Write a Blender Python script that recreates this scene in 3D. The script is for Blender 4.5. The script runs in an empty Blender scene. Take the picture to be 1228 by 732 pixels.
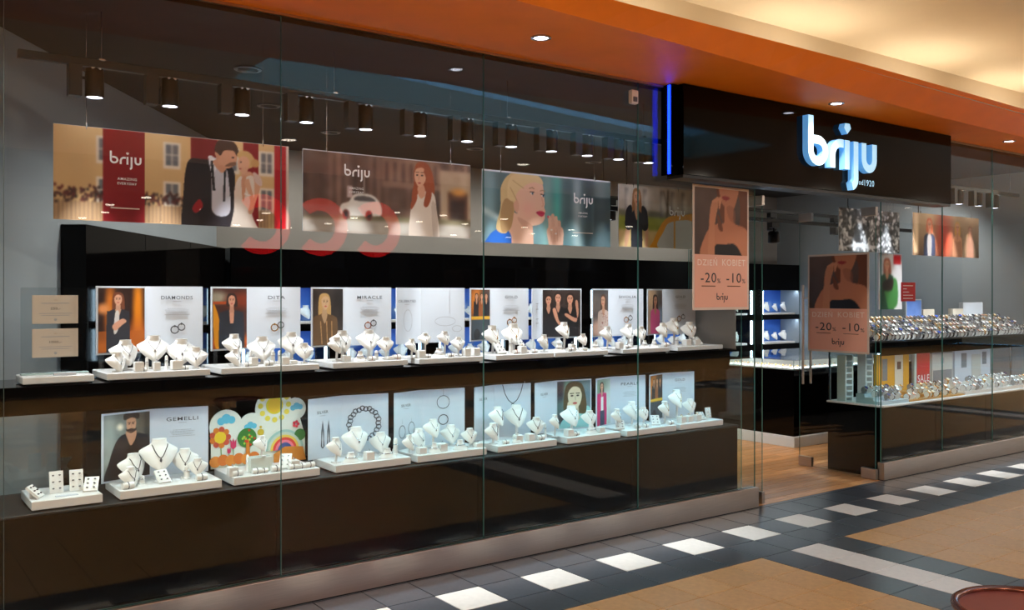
import bpy, bmesh, math, random
import numpy as np
from mathutils import Vector, Matrix
random.seed(7); rng = np.random.default_rng(7)
PI = math.pi; rad = math.radians
S = bpy.context.scene
COL = S.collection

# ------------------------------------------------------------------ camera
cd = bpy.data.cameras.new('camera'); cam = bpy.data.objects.new('camera', cd); COL.objects.link(cam)
cam.location = (0, -4.77, 1.70); cam.rotation_euler = (rad(90), 0, rad(-36.1))
cd.sensor_width = 36; cd.lens = 32.1; cd.shift_y = -0.00977; cd.clip_end = 200
S.camera = cam
# ------------------------------------------------------------------ world (dusk sky over the skylight), exposure
W = bpy.data.worlds.new('world'); S.world = W; W.use_nodes = True
W.node_tree.nodes['Background'].inputs[0].default_value = (0.16, 0.42, 0.72, 1)
W.node_tree.nodes['Background'].inputs[1].default_value = 5.5
vs = S.view_settings
vs.view_transform = 'Standard'; vs.look = 'None'; vs.gamma = 1; vs.use_curve_mapping = False
vs.exposure = 0.0
cy = S.cycles
cy.max_bounces = 9; cy.diffuse_bounces = 3; cy.glossy_bounces = 5; cy.transmission_bounces = 6
cy.transparent_max_bounces = 40; cy.sample_clamp_indirect = 3.0; cy.sample_clamp_direct = 12.0
cy.caustics_reflective = False; cy.caustics_refractive = False; cy.blur_glossy = 0.6

# light levels (watts)
P_SPOT = 400; P_SOFFIT = 56; P_MALL = 205; P_LOW = 2.2; P_COVE = 6; P_SHOP = 70

# ------------------------------------------------------------------ materials
def lin(c):
    return tuple(((v/255)/12.92 if v/255 <= .04045 else (((v/255)+.055)/1.055)**2.4) for v in c[:3])
MATS = {}
def mat(name, col=(200,200,200), rough=.5, metal=0., emit=None, es=0., spec=.5, var=0., noise=None, coat=0., alpha=1., bump=0.):
    if name in MATS: return MATS[name]
    m = bpy.data.materials.new(name); m.use_nodes = True; nt = m.node_tree; b = nt.nodes['Principled BSDF']
    c = lin(col); b.inputs['Base Color'].default_value = (*c, 1)
    b.inputs['Roughness'].default_value = rough; b.inputs['Metallic'].default_value = metal
    b.inputs['Specular IOR Level'].default_value = spec; b.inputs['Coat Weight'].default_value = coat
    b.inputs['Coat Roughness'].default_value = .08
    if emit: b.inputs['Emission Color'].default_value = (*lin(emit), 1); b.inputs['Emission Strength'].default_value = es
    src = None
    if noise or bump:
        tc = nt.nodes.new('ShaderNodeTexCoord'); nz = nt.nodes.new('ShaderNodeTexNoise'); mp = nt.nodes.new('ShaderNodeMapping')
        nt.links.new(tc.outputs['Object'], mp.inputs[0]); nt.links.new(mp.outputs[0], nz.inputs['Vector'])
        sc, amt, stretch = noise or (60, 0, (1,1,1))
        mp.inputs['Scale'].default_value = stretch; nz.inputs['Scale'].default_value = sc; nz.inputs['Detail'].default_value = 6
        mr = nt.nodes.new('ShaderNodeMapRange'); mr.inputs['From Min'].default_value = .3; mr.inputs['From Max'].default_value = .7
        mr.inputs['To Min'].default_value = 1-amt; mr.inputs['To Max'].default_value = 1+amt
        nt.links.new(nz.outputs['Fac'], mr.inputs['Value']); src = mr.outputs[0]
        if bump:
            bp = nt.nodes.new('ShaderNodeBump'); bp.inputs['Strength'].default_value = bump; bp.inputs['Distance'].default_value = .002
            nt.links.new(nz.outputs['Fac'], bp.inputs['Height']); nt.links.new(bp.outputs[0], b.inputs['Normal'])
    if var:
        oi = nt.nodes.new('ShaderNodeObjectInfo'); mr2 = nt.nodes.new('ShaderNodeMapRange')
        mr2.inputs['To Min'].default_value = 1-var; mr2.inputs['To Max'].default_value = 1+var
        nt.links.new(oi.outputs['Random'], mr2.inputs['Value'])
        if src:
            mu = nt.nodes.new('ShaderNodeMath'); mu.operation = 'MULTIPLY'
            nt.links.new(src, mu.inputs[0]); nt.links.new(mr2.outputs[0], mu.inputs[1]); src = mu.outputs[0]
        else: src = mr2.outputs[0]
    if src:
        vm = nt.nodes.new('ShaderNodeVectorMath'); vm.operation = 'SCALE'; vm.inputs[0].default_value = c
        nt.links.new(src, vm.inputs['Scale']); nt.links.new(vm.outputs[0], b.inputs['Base Color'])
    MATS[name] = m; return m
def glass_mat(name, tint=(1,1,1), f0=.04, rough=0.):
    if name in MATS: return MATS[name]
    m = bpy.data.materials.new(name); m.use_nodes = True; nt = m.node_tree; nt.nodes.clear()
    out = nt.nodes.new('ShaderNodeOutputMaterial'); mx = nt.nodes.new('ShaderNodeMixShader')
    tr = nt.nodes.new('ShaderNodeBsdfTransparent'); gl = nt.nodes.new('ShaderNodeBsdfGlossy')
    tr.inputs[0].default_value = (*tint, 1); gl.inputs['Roughness'].default_value = rough
    lw = nt.nodes.new('ShaderNodeLayerWeight'); lw.inputs[0].default_value = .5
    pw = nt.nodes.new('ShaderNodeMath'); pw.operation = 'POWER'; pw.inputs[1].default_value = 5
    ma = nt.nodes.new('ShaderNodeMath'); ma.operation = 'MULTIPLY_ADD'; ma.inputs[1].default_value = 1-f0; ma.inputs[2].default_value = f0
    nt.links.new(lw.outputs['Facing'], pw.inputs[0]); nt.links.new(pw.outputs[0], ma.inputs[0])
    nt.links.new(ma.outputs[0], mx.inputs[0]); nt.links.new(tr.outputs[0], mx.inputs[1]); nt.links.new(gl.outputs[0], mx.inputs[2])
    nt.links.new(mx.outputs[0], out.inputs[0]); MATS[name] = m; return m
def print_mat(name='print', rough=.4):
    if name in MATS: return MATS[name]
    m = bpy.data.materials.new(name); m.use_nodes = True; nt = m.node_tree; b = nt.nodes['Principled BSDF']
    a = nt.nodes.new('ShaderNodeVertexColor'); a.layer_name = 'Col'
    nt.links.new(a.outputs['Color'], b.inputs['Base Color']); b.inputs['Roughness'].default_value = rough
    b.inputs['Specular IOR Level'].default_value = .3
    MATS[name] = m; return m
mat('orange_paint', (252,138,5), .55, noise=(3,.05,(1,1,1)))
mat('cream_paint', (228,214,190), .8, noise=(2,.03,(1,1,1)))
mat('tile_dark', (58,62,68), .28, var=.14, noise=(40,.18,(1,1,1)))
mat('tile_white', (204,197,190), .34, spec=.3, var=.04, noise=(30,.05,(1,1,1)))
mat('tile_beige', (178,136,88), .34, spec=.3, var=.06, noise=(30,.10,(1,1,1)))
mat('grout', (44,40,37), .8)
mat('brushed_steel', (196,186,178), .34, 1., noise=(14,.10,(.4,8,30)))
mat('black_gloss', (5,4,4), .05, spec=.12)
mat('black_matt', (16,15,15), .5)
mat('black_metal', (24,22,22), .35, .3)
mat('shop_ceiling', (40,36,34), .8)
mat('shop_wall', (150,146,142), .75, noise=(2,.04,(1,1,1)))
mat('shop_wall_blue', (162,172,180), .6, noise=(2,.04,(1,1,1)))
mat('white_lacquer', (238,238,238), .35)
mat('white_leather', (244,243,240), .55, bump=.15)
mat('white_card', (207,213,223), .5)
mat('ink', (52,54,60), .6)
mat('ink_grey', (166,168,174), .6)
mat('white_print', (250,250,250), .5); mat('pale_letters', (246,226,214), .5)
mat('silver', (190,190,196), .22, 1.)
mat('dark_silver', (96,96,102), .3, .8)
mat('gold', (222,170,84), .25, 1.)
mat('rose_gold', (214,150,120), .25, 1.)
mat('black_leather', (20,18,18), .5)
mat('brown_leather', (92,54,32), .5)
mat('watch_dial', (240,240,236), .3)
mat('acrylic_edge', (190,214,214), .2)
mat('glass_edge', (60,110,104), .15)
mat('seal', (70,84,84), .3)
mat('pink_poster', (230,172,150), .45)
mat('poster_border', (214,196,184), .45)
mat('wood_plank', (186,134,86), .32, var=.24, noise=(5,.34,(1,16,1)))
mat('led_cool', (255,255,255), .5, emit=(200,232,255), es=14.)
mat('led_blue', (20,30,200), .5, emit=(10,40,255), es=7.)
mat('lamp_lens', (255,255,255), .4, emit=(236,238,255), es=26.)
mat('lamp_warm', (255,255,255), .4, emit=(255,226,180), es=14.)
mat('opp_lamp', (255,255,255), .4, emit=(255,240,220), es=22.)
mat('sign_face', (220,245,255), .4, emit=(140,212,248), es=.82)
mat('sign_side', (150,215,255), .4, emit=(70,150,220), es=.62)
mat('red_letters', (200,20,24), .4, emit=(255,14,20), es=3.2)
mat('red_gloss', (200,22,34), .35)
mat('yellow_card', (226,164,40), .45)
mat('blue_back', (70,120,215), .5)
mat('copper_rim', (120,74,60), .22, .9)
mat('bin_lid', (140,74,66), .3, .4)
mat('dark_wall', (30,27,26), .6)
mat('opp_floor', (60,54,48), .4)
mat('denim', (40,90,170), .6)
GL = glass_mat('clear_glass', (.965,.985,.98), .032)
GLT = glass_mat('teal_glass', (.90,.97,.96), .05)
ACR = glass_mat('acrylic', (.93,.95,.95), .05)
PR = print_mat()

# ------------------------------------------------------------------ mesh helpers
class MB:
    """collects geometry for ONE mesh object"""
    def __init__(s): s.v = []; s.f = []; s.mi = []; s.m = []
    def _mi(s, m):
        if m not in s.m: s.m.append(m)
        return s.m.index(m)
    def add(s, vs_, fs, m='white_lacquer'):
        o = len(s.v); k = s._mi(m); s.v += [tuple(p) for p in vs_]
        for f in fs: s.f.append([i+o for i in f]); s.mi.append(k)
        return s
    def box(s, x0, x1, y0, y1, z0, z1, m='white_lacquer', rot=None, c=None):
        vs_ = [(x,y,z) for z in (z0,z1) for y in (y0,y1) for x in (x0,x1)]
        if rot: R = rot; cc = Vector(c or (0,0,0)); vs_ = [tuple(R @ (Vector(p)-cc) + cc) for p in vs_]
        return s.add(vs_, [(0,2,3,1),(4,5,7,6),(0,1,5,4),(2,6,7,3),(0,4,6,2),(1,3,7,5)], m)
    def bevbox(s, x0, x1, y0, y1, z0, z1, b=.004, m='white_lacquer'):
        vs_ = []
        for (i, z) in ((b,z0),(0,z0+b),(0,z1-b),(b,z1)):
            vs_ += [(x0+i,y0+i,z),(x1-i,y0+i,z),(x1-i,y1-i,z),(x0+i,y1-i,z)]
        fs = [(3,2,1,0),(12,13,14,15)]
        for r in range(3):
            for k in range(4):
                fs.append((r*4+k, r*4+(k+1)%4, r*4+4+(k+1)%4, r*4+4+k))
        return s.add(vs_, fs, m)
    def cyl(s, c, r, h, n=16, m='white_lacquer', r2=None, axis='z', cap=True):
        r2 = r if r2 is None else r2; vs_ = []
        for (rr, hh) in ((r,0),(r2,h)):
            for k in range(n):
                a = 2*PI*k/n; p = (rr*math.cos(a), rr*math.sin(a), hh)
                if axis == 'y': p = (p[0], p[2], -p[1])
                if axis == 'x': p = (p[2], p[0], p[1])
                vs_.append((c[0]+p[0], c[1]+p[1], c[2]+p[2]))
        fs = [(k,(k+1)%n,n+(k+1)%n,n+k) for k in range(n)]
        if cap: fs += [tuple(range(n))[::-1], tuple(range(n,2*n))]
        return s.add(vs_, fs, m)
    def lathe(s, prof, n=20, m='white_lacquer', sx=1., sy=1., c=(0,0,0), cap=True):
        vs_ = []; fs = []
        for (r, z) in prof:
            for k in range(n):
                a = 2*PI*k/n; vs_.append((c[0]+sx*r*math.cos(a), c[1]+sy*r*math.sin(a), c[2]+z))
        for i in range(len(prof)-1):
            for k in range(n): fs.append((i*n+k, i*n+(k+1)%n, i*n+n+(k+1)%n, i*n+n+k))
        if cap and prof[0][0] > 1e-6: fs.append(tuple(range(n))[::-1])
        if cap and prof[-1][0] > 1e-6: fs.append(tuple(range((len(prof)-1)*n, len(prof)*n)))
        return s.add(vs_, fs, m)
    def tube(s, pts, r, n=6, m='silver', closed=False):
        P = [Vector(p) for p in pts]; N = len(P); vs_ = []; fs = []
        for i, p in enumerate(P):
            a = P[(i-1) % N] if (closed or i) else p; b = P[(i+1) % N] if (closed or i < N-1) else p
            t = (b-a).normalized(); u = t.cross(Vector((0,0,1)))
            if u.length < .05: u = t.cross(Vector((0,1,0)))
            u.normalize(); w = t.cross(u)
            for k in range(n):
                an = 2*PI*k/n; vs_.append(p + (u*math.cos(an)+w*math.sin(an))*r)
        for i in range(N if closed else N-1):
            j = (i+1) % N
            for k in range(n): fs.append((i*n+k, i*n+(k+1)%n, j*n+(k+1)%n, j*n+k))
        if not closed: fs += [tuple(range(n))[::-1], tuple(range((N-1)*n, N*n))]
        return s.add(vs_, fs, m)
    def torus(s, c, R, r, n=16, k=6, m='silver', axis='z', sx=1., sy=1.):
        pts = []
        for i in range(n):
            a = 2*PI*i/n; p = (sx*R*math.cos(a), sy*R*math.sin(a), 0)
            if axis == 'y': p = (p[0], 0, p[1])
            if axis == 'x': p = (0, p[0], p[1])
            pts.append((c[0]+p[0], c[1]+p[1], c[2]+p[2]))
        return s.tube(pts, r, k, m, True)
    def prism(s, poly, y0, y1, m='white_lacquer', mside=None):
        """polygon in XZ (ccw seen from -y), extruded from y0 (front) to y1 (back)"""
        n = len(poly); vs_ = [(x,y0,z) for x,z in poly] + [(x,y1,z) for x,z in poly]
        s.add(vs_, [tuple(range(n)), tuple(range(2*n-1,n-1,-1))], m)
        o = len(s.v)-2*n; k = s._mi(mside or m)
        for i in range(n): s.f.append([o+(i+1)%n, o+i, o+n+i, o+n+(i+1)%n]); s.mi.append(k)
        return s
    def mesh(s, name, smooth=False, angle=None):
        me = bpy.data.meshes.new(name); me.from_pydata(s.v, [], s.f)
        for m in s.m: me.materials.append(MATS[m])
        me.polygons.foreach_set('material_index', s.mi)
        if smooth: me.polygons.foreach_set('use_smooth', [True]*len(s.f))
        me.update()
        if smooth and angle: me.set_sharp_from_angle(angle=rad(angle))
        return me
    def obj(s, name, parent=None, smooth=False, angle=40, loc=None, rot=None):
        return link(name, s.mesh(name, smooth, angle), parent, loc, rot)
def link(name, me, parent=None, loc=None, rot=None, scale=None):
    o = bpy.data.objects.new(name, me); COL.objects.link(o)
    if parent: o.parent = parent
    if loc: o.location = loc
    if rot: o.rotation_euler = rot
    if scale: o.scale = scale if isinstance(scale, (tuple, list)) else (scale,)*3
    return o
def tag(o, label, cat, group=None):
    o['label'] = label; o['category'] = cat
    if group: o['group'] = group
    return o
def thing(name, label, cat, loc=(0,0,0), rz=0., group=None):
    o = link(name, None, None, loc, (0,0,rz)); o.empty_display_size = .1
    return tag(o, label, cat, group)
def struct(o): o['kind'] = 'structure'; return o
def copy_tree(o, parent=None):
    c = o.copy(); COL.objects.link(c); c.parent = parent
    for ch in list(o.children): copy_tree(ch, c)
    return c
TXT = {}
def text_mesh(body, matname, extrude=.0004):
    key = (body, matname, extrude)
    if key in TXT: return TXT[key]
    cu = bpy.data.curves.new('t', 'FONT'); cu.body = body; cu.size = 1; cu.resolution_u = 3; cu.extrude = 0; cu.offset = .004; cu.space_character = 1.12
    ob = bpy.data.objects.new('t', cu); COL.objects.link(ob)
    dg = bpy.context.evaluated_depsgraph_get(); me = bpy.data.meshes.new_from_object(ob.evaluated_get(dg))
    bpy.data.objects.remove(ob); bpy.data.curves.remove(cu)
    n = len(me.vertices); co = np.empty(n*3); me.vertices.foreach_get('co', co); co = co.reshape(-1,3)
    lo, hi = co.min(0), co.max(0); co[:,0] -= (lo[0]+hi[0])/2; co[:,1] -= (lo[1]+hi[1])/2
    me.vertices.foreach_set('co', co.ravel()); me.materials.clear(); me.materials.append(MATS[matname]); me.name = 'lettering'
    TXT[key] = (me, hi[0]-lo[0], hi[1]-lo[1]); return TXT[key]
def text(name, body, parent, loc, width, matname='ink', height=None, rz=0.):
    """flat lettering facing local -y, centred at loc"""
    me, w, h = text_mesh(body, matname)
    sx = width/w; sy = sx if height is None else height/h
    return link(name, me, parent, loc, (rad(90),0,rz), (sx, sy, sx))
def lamp(name, kind, loc, watts, col=(1,1,1), parent=None, rot=None, **kw):
    l = bpy.data.lights.new(name, kind); l.energy = watts; l.color = col
    for k, v in kw.items(): setattr(l, k, v)
    o = bpy.data.objects.new(name, l); COL.objects.link(o); o.location = loc
    if parent: o.parent = parent
    if rot: o.rotation_euler = rot
    return o

# ------------------------------------------------------------------ print painter (flat pictures as coloured print grids)
class Pic:
    def __init__(s, w, h, nx, ny, bg=(255,255,255)):
        s.w, s.h, s.nx, s.ny = w, h, nx, ny; s.asp = w/h
        gx, gy = np.meshgrid(np.linspace(0,s.asp,nx+1), np.linspace(0,1,ny+1))
        dx, dy = s.asp/nx*.25, 1/ny*.25
        s.X = np.stack([gx+a*dx for a in (-1,1,-1,1)]); s.Y = np.stack([gy+a*dy for a in (-1,-1,1,1)])
        s.C = np.empty(s.X.shape+(3,)); s.C[:] = bg
    def mix(s, k, col):
        s.C += k[...,None]*(np.asarray(col, float)-s.C)
    def rect(s, x0, x1, y0, y1, col, a=1.):
        s.mix(((s.X>=x0)&(s.X<=x1)&(s.Y>=y0)&(s.Y<=y1))*a, col)
    def ell(s, cx, cy, rx, ry, col, rot=0., soft=.0, a=1.):
        c_, s_ = math.cos(rad(rot)), math.sin(rad(rot)); dx, dy = s.X-cx, s.Y-cy
        d = np.sqrt(((dx*c_+dy*s_)/rx)**2 + ((-dx*s_+dy*c_)/ry)**2)
        k = (d <= 1).astype(float) if soft <= 0 else np.clip((1+soft-d)/(2*soft), 0, 1)
        s.mix(k*a, col)
    def poly(s, pts, col, smooth=True, a=1.):
        P = catmull(pts) if smooth else pts
        ins = np.zeros(s.X.shape, bool); n = len(P)
        for i in range(n):
            x1, y1 = P[i]; x2, y2 = P[(i+1)%n]
            if y1 == y2: continue
            c = ((y1 > s.Y) != (y2 > s.Y)) & (s.X < (x2-x1)*(s.Y-y1)/(y2-y1)+x1); ins ^= c
        s.mix(ins*a, col)
    def line(s, pts, w, col, a=1.):
        d = np.full(s.X.shape, 9.)
        for (x1,y1),(x2,y2) in zip(pts, pts[1:]):
            L = (x2-x1)**2+(y2-y1)**2+1e-12; t = np.clip(((s.X-x1)*(x2-x1)+(s.Y-y1)*(y2-y1))/L, 0, 1)
            d = np.minimum(d, np.hypot(s.X-x1-t*(x2-x1), s.Y-y1-t*(y2-y1)))
        s.mix((d <= w/2)*a, col)
    def grad(s, c0, c1, vert=True, x0=-9, x1=9, y0=-9, y1=9, a=1.):
        t = s.Y if vert else s.X/s.asp
        k = ((s.X>=x0)&(s.X<=x1)&(s.Y>=y0)&(s.Y<=y1))*a
        s.C += k[...,None]*((np.asarray(c0,float)*(1-t[...,None])+np.asarray(c1,float)*t[...,None])-s.C)
    def noise(s, amp, sc=8, sy=None):
        gx, gy = int(s.asp*sc)+2, int((sy or sc))+2; g = rng.random((gy+1, gx+1))
        fx = s.X/s.asp*(gx-1); fy = np.clip(s.Y,0,1)*(gy-1); ix = np.clip(fx.astype(int),0,gx-1); iy = np.clip(fy.astype(int),0,gy-1)
        tx, ty = np.clip(fx-ix,0,1), np.clip(fy-iy,0,1)
        v = (g[iy,ix]*(1-tx)+g[iy,ix+1]*tx)*(1-ty)+(g[iy+1,ix]*(1-tx)+g[iy+1,ix+1]*tx)*ty
        s.C += ((v-.5)*2*amp)[...,None]
    def blur(s, n):
        for ax in (1, 2):
            for _ in range(n):
                p = np.concatenate([np.take(s.C,[0],ax), s.C, np.take(s.C,[-1],ax)], ax); L = s.C.shape[ax]
                s.C = (np.take(p, range(0,L),ax)+2*s.C+np.take(p, range(2,L+2),ax))/4
    def mesh(s, name):
        C = np.clip(s.C.mean(0), 0, 255)/255.; L = np.where(C <= .04045, C/12.92, ((C+.055)/1.055)**2.4)
        nx, ny = s.nx, s.ny
        gx, gz = np.meshgrid(np.linspace(0,s.w,nx+1), np.linspace(0,s.h,ny+1))
        v = np.zeros(((nx+1)*(ny+1),3)); v[:,0] = gx.ravel(); v[:,2] = gz.ravel()
        i = (np.arange(ny)[:,None]*(nx+1)+np.arange(nx)[None]).ravel()
        f = np.stack([i, i+1, i+nx+2, i+nx+1], 1)
        me = bpy.data.meshes.new(name); me.from_pydata(v.tolist(), [], f.tolist())
        a = me.color_attributes.new('Col', 'FLOAT_COLOR', 'POINT')
        a.data.foreach_set('color', np.concatenate([L.reshape(-1,3), np.ones((L.shape[0]*L.shape[1],1))], 1).ravel())
        me.materials.append(PR); me.update(); return me
def catmull(pts, k=6):
    n = len(pts); out = []
    for i in range(n):
        p0, p1, p2, p3 = [np.array(pts[(i+j-1) % n], float) for j in range(4)]
        for j in range(k):
            t = j/k; out.append(tuple(.5*((2*p1)+(p2-p0)*t+(2*p0-5*p1+4*p2-p3)*t*t+(3*p1-p0-3*p2+p3)*t**3)))
    return out
def shade(c, k): return tuple(v*k for v in c)
def woman(p, cx, hy, r, skin=(206,158,128), hair=(96,60,40), cloth=(40,38,42), hl=2.6, sh=1.9, deep=True, turn=0., bare=False):
    """a figure on a print: hair, neck, shoulders and face; r = head half height"""
    p.poly([(cx-1.0*r,hy+.3*r),(cx-.6*r,hy+1.15*r),(cx+.55*r,hy+1.15*r),(cx+1.05*r,hy+.2*r),(cx+1.1*r,hy-hl*r),(cx+.3*r,hy-hl*1.05*r),(cx-.5*r,hy-hl*r),(cx-1.05*r,hy-hl*.9*r)], hair)
    bt = -.2
    p.poly([(cx-.33*r,hy-.6*r),(cx+.33*r,hy-.6*r),(cx+.45*r,hy-1.5*r),(cx+sh*.8*r,hy-1.9*r),(cx+sh*1.05*r,hy-2.8*r),(cx+sh*.9*r,bt),(cx-sh*.9*r,bt),(cx-sh*1.05*r,hy-2.8*r),(cx-sh*.8*r,hy-1.9*r),(cx-.45*r,hy-1.5*r)], skin if bare else cloth)
    p.poly([(cx-.3*r,hy-.5*r),(cx+.3*r,hy-.5*r),(cx+.42*r,hy-1.5*r),(cx+.5*r,hy-1.8*r),(cx+.05*r,hy-(2.9 if deep else 2.1)*r),(cx-.5*r,hy-1.8*r),(cx-.42*r,hy-1.5*r)], shade(skin,.9))
    if bare:
        p.poly([(cx-sh*.85*r,hy-3.0*r),(cx-.5*r,hy-2.75*r),(cx,hy-3.0*r),(cx+.5*r,hy-2.75*r),(cx+sh*.85*r,hy-3.0*r),(cx+sh*.9*r,bt),(cx-sh*.9*r,bt)], cloth)
    t = turn*r
    p.poly([(cx-.68*r+t,hy+.25*r),(cx-.5*r+t,hy+.85*r),(cx+.45*r+t,hy+.85*r),(cx+.68*r+t,hy+.25*r),(cx+.55*r+t,hy-.5*r),(cx+.15*r+t,hy-1.0*r),(cx-.15*r+t,hy-1.0*r),(cx-.55*r+t,hy-.5*r)], skin)
    for sgn in (-1,1):
        p.ell(cx+sgn*.28*r+1.3*t,hy+.1*r,.14*r,.07*r,(60,44,40)); p.line([(cx+sgn*.12*r+1.3*t,hy+.3*r),(cx+sgn*.45*r+1.2*t,hy+.28*r)],.07*r,shade(hair,.7))
    p.line([(cx+.02*r+1.5*t,hy+.1*r),(cx+.05*r+1.6*t,hy-.25*r)],.08*r,shade(skin,.82))
    p.ell(cx+1.4*t,hy-.52*r,.22*r,.09*r,(176,72,72))
    p.poly([(cx-.72*r,hy+.2*r),(cx-.6*r,hy+1.0*r),(cx+.0*r,hy+1.12*r),(cx+.6*r,hy+1.0*r),(cx+.72*r,hy+.2*r),(cx+.45*r+t,hy+.7*r),(cx-.1*r+t,hy+.85*r),(cx-.5*r+t,hy+.6*r)], hair)
# ================================================================== MALL SHELL
def cam_px(x, y, z):      # where a floor point lands in the 1228x732 picture (only used to pick which tiles are separate pieces)
    yy = y+4.77; Z = .5892*x+.8080*yy; X = .8080*x-.5892*yy
    if Z < .4: return None
    return 614+1095*X/Z, 354-1095*(z-1.7)/Z
fl = struct(MB().box(-14,32,-12,-.002,-.25,-.005,'grout').obj('floor'))
TS = .3; X0 = 5.082; Y0 = -.05
def tile_kind(i, j):      # i column from the white cross strip, j row from the shop front
    if j == 0 or j == 2: 
        return 'tile_dark'
    if j == 1: return 'tile_white' if i % 2 == 0 else 'tile_dark'
    k = (i+1) % 27
    if j < 22 and k in (0, 1, 2): return 'tile_white' if k == 1 else 'tile_dark'
    if j in (22, 24): return 'tile_dark'
    if j == 23: return 'tile_white' if i % 2 == 0 else 'tile_dark'
    return 'tile_beige'
TM = {}
for k in ('tile_dark','tile_white','tile_beige'):
    TM[k] = MB().bevbox(0, TS-.006, -(TS-.006), 0, -.01, 0, .0015, k).mesh('tile')
far = MB(); n_tiles = 0; cand = []
for j in range(0, 39):
    for i in range(-60, 85):
        x = X0+i*TS; y = Y0-j*TS
        q = cam_px(x+.15, y-.15, 0); vis = False
        if q and -25 < q[0] < 1255 and q[1] < 765 and -2.6 < y and x < 11.5: vis = True
        if vis:
            link('tile', TM[tile_kind(i,j)], fl, (x+.003, y-.003, 0)); n_tiles += 1
        else:
            far.add([(x+.002,y-.002,0),(x+.298,y-.002,0),(x+.298,y-.298,0),(x+.002,y-.298,0)], [(3,2,1,0)], tile_kind(i,j))
# strip of cut tiles against the shop front
for i in range(-60, 85):
    x = X0+i*TS
    far.add([(x+.002,-.002,0),(x+.298,-.002,0),(x+.298,-.048,0),(x+.002,-.048,0)], [(3,2,1,0)], 'tile_dark')
o = far.obj('tile', fl); o['kind'] = 'stuff'

# orange soffit with curved outer edge, leaning fascia, cove ledge
edge = [(-3,-1.02,-.95),(0,-1.0,-.93),(1.5,-.97,-.90),(2.82,-.93,-.87),(4.0,-.86,-.865),(5.0,-.78,-.867),(6.04,-.69,-.868),(7.46,-.575,-.83),(9.3,-.51,-.765),(11,-.50,-.72),(16,-.5,-.7)]
def lerp_edge(n=60):
    xs = np.linspace(-3, 16, n); e = np.array(edge)
    return [(x, np.interp(x,e[:,0],e[:,1]), np.interp(x,e[:,0],e[:,2])) for x in xs]
E_ = lerp_edge()
mb = MB(); v = []; f = []
for (x, yb, yt) in E_: v += [(x,.0,3.24),(x,yb,3.24),(x,yt,3.40),(x,yt+.03,3.40),(x,yt+.03,3.37)]
for i in range(len(E_)-1):
    for k in range(4): f.append((i*5+k, i*5+k+1, i*5+5+k+1, i*5+5+k))
mb.add(v, f, 'orange_paint'); struct(mb.obj('ceiling'))
mb = MB(); v = []; f = []
for (x, yb, yt) in E_: v += [(x,yt+.03,3.37),(x,.42,3.37),(x,.42,4.1)]
for i in range(len(E_)-1):
    for k in range(2): f.append((i*3+k, i*3+k+1, i*3+3+k+1, i*3+3+k))
mb.add(v, f, 'cream_paint'); struct(mb.obj('trim_1'))
# fluorescent cove tubes lying on the ledge
for k in range(8):
    xc = -1.0+k*1.93 + .0
    t = thing('cove_tube', 'warm fluorescent tube lying hidden on the cove ledge over the orange soffit', 'light tube', (xc, .16, 3.372), 0, 'cove tubes above the orange soffit')
    MB().box(-.78,.78,-.03,.03,0,.03,'white_lacquer').obj('batten', t)
    tb = MB().cyl((-.76,0,.045),.014,1.52,10,'lamp_warm',axis='x').obj('tube', t)
    lamp('tube_light','AREA',(0,0,.075),P_COVE,(1,.86,.68),t,(rad(180),0,0),shape='RECTANGLE',size=1.0,size_y=.05)
# high mall ceiling with a skylight opening
sky = [(3.45,-3.79,-5.22),(6.07,-4.12,-5.66),(9.54,-4.61,-6.25),(12,-4.9,-6.65)]
mb = MB(); H4 = 4.1
def quad(x0,x1,a0,a1,b0,b1): mb.add([(x0,a0,H4),(x1,a1,H4),(x1,b1,H4),(x0,b0,H4)], [(0,1,2,3)], 'cream_paint')
quad(-14,3.45,.42,.42,-12.4,-12.4); quad(12,32,.42,.42,-12.4,-12.4)
for a, b in zip(sky, sky[1:]):
    quad(a[0],b[0],.42,.42,a[1],b[1]); quad(a[0],b[0],a[2],b[2],-12.4,-12.4)
struct(mb.obj('ceiling'))
mb = MB(); v = []; f = []          # upstand round the skylight
ring = [(x,a) for x,a,b in sky]+[(x,b) for x,a,b in sky[::-1]]
n = len(ring)
for (x,y) in ring: v += [(x,y,4.1),(x,y,4.5)]
f = [(2*i,2*((i+1)%n),2*((i+1)%n)+1,2*i+1) for i in range(n)]
mb.add(v, f, 'cream_paint'); struct(mb.obj('trim_2'))
sk = struct(link('window_3', None)); 
v = [(x,y,4.5) for x,y in ring]; MB().add(v, [tuple(range(n))], 'clear_glass').obj('pane', sk)
# end walls and the wall of shops across the mall
struct(MB().box(-14.1,-14,-12,.5,0,4.2,'cream_paint').obj('wall_left'))
struct(MB().box(32,32.1,-12,.5,0,4.2,'cream_paint').obj('wall_right'))
mb = MB()
for x0, x1 in ((-14,-9),(-3.2,-2.6),(4.6,5.2),(13.2,13.9),(21,22),(29,32)): mb.box(x0,x1,-12.3,-12,0,4.1,'dark_wall')
mb.box(-14,32,-12.35,-12.05,3.5,4.1,'dark_wall')
mb.box(-14.1,-14,-21,-12,0,4.1,'dark_wall').box(32,32.1,-21,-12,0,4.1,'dark_wall')
mb.box(-14,32,-21,-20.9,0,4.1,'dark_wall').box(-14,32,-21,-12.3,3.55,3.65,'dark_wall').box(-14,32,-21,-12.3,-.2,-.005,'opp_floor')
struct(mb.obj('wall_back'))
lm = MB().cyl((0,0,-.02),.09,.02,10,'opp_lamp').mesh('downlight')
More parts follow.
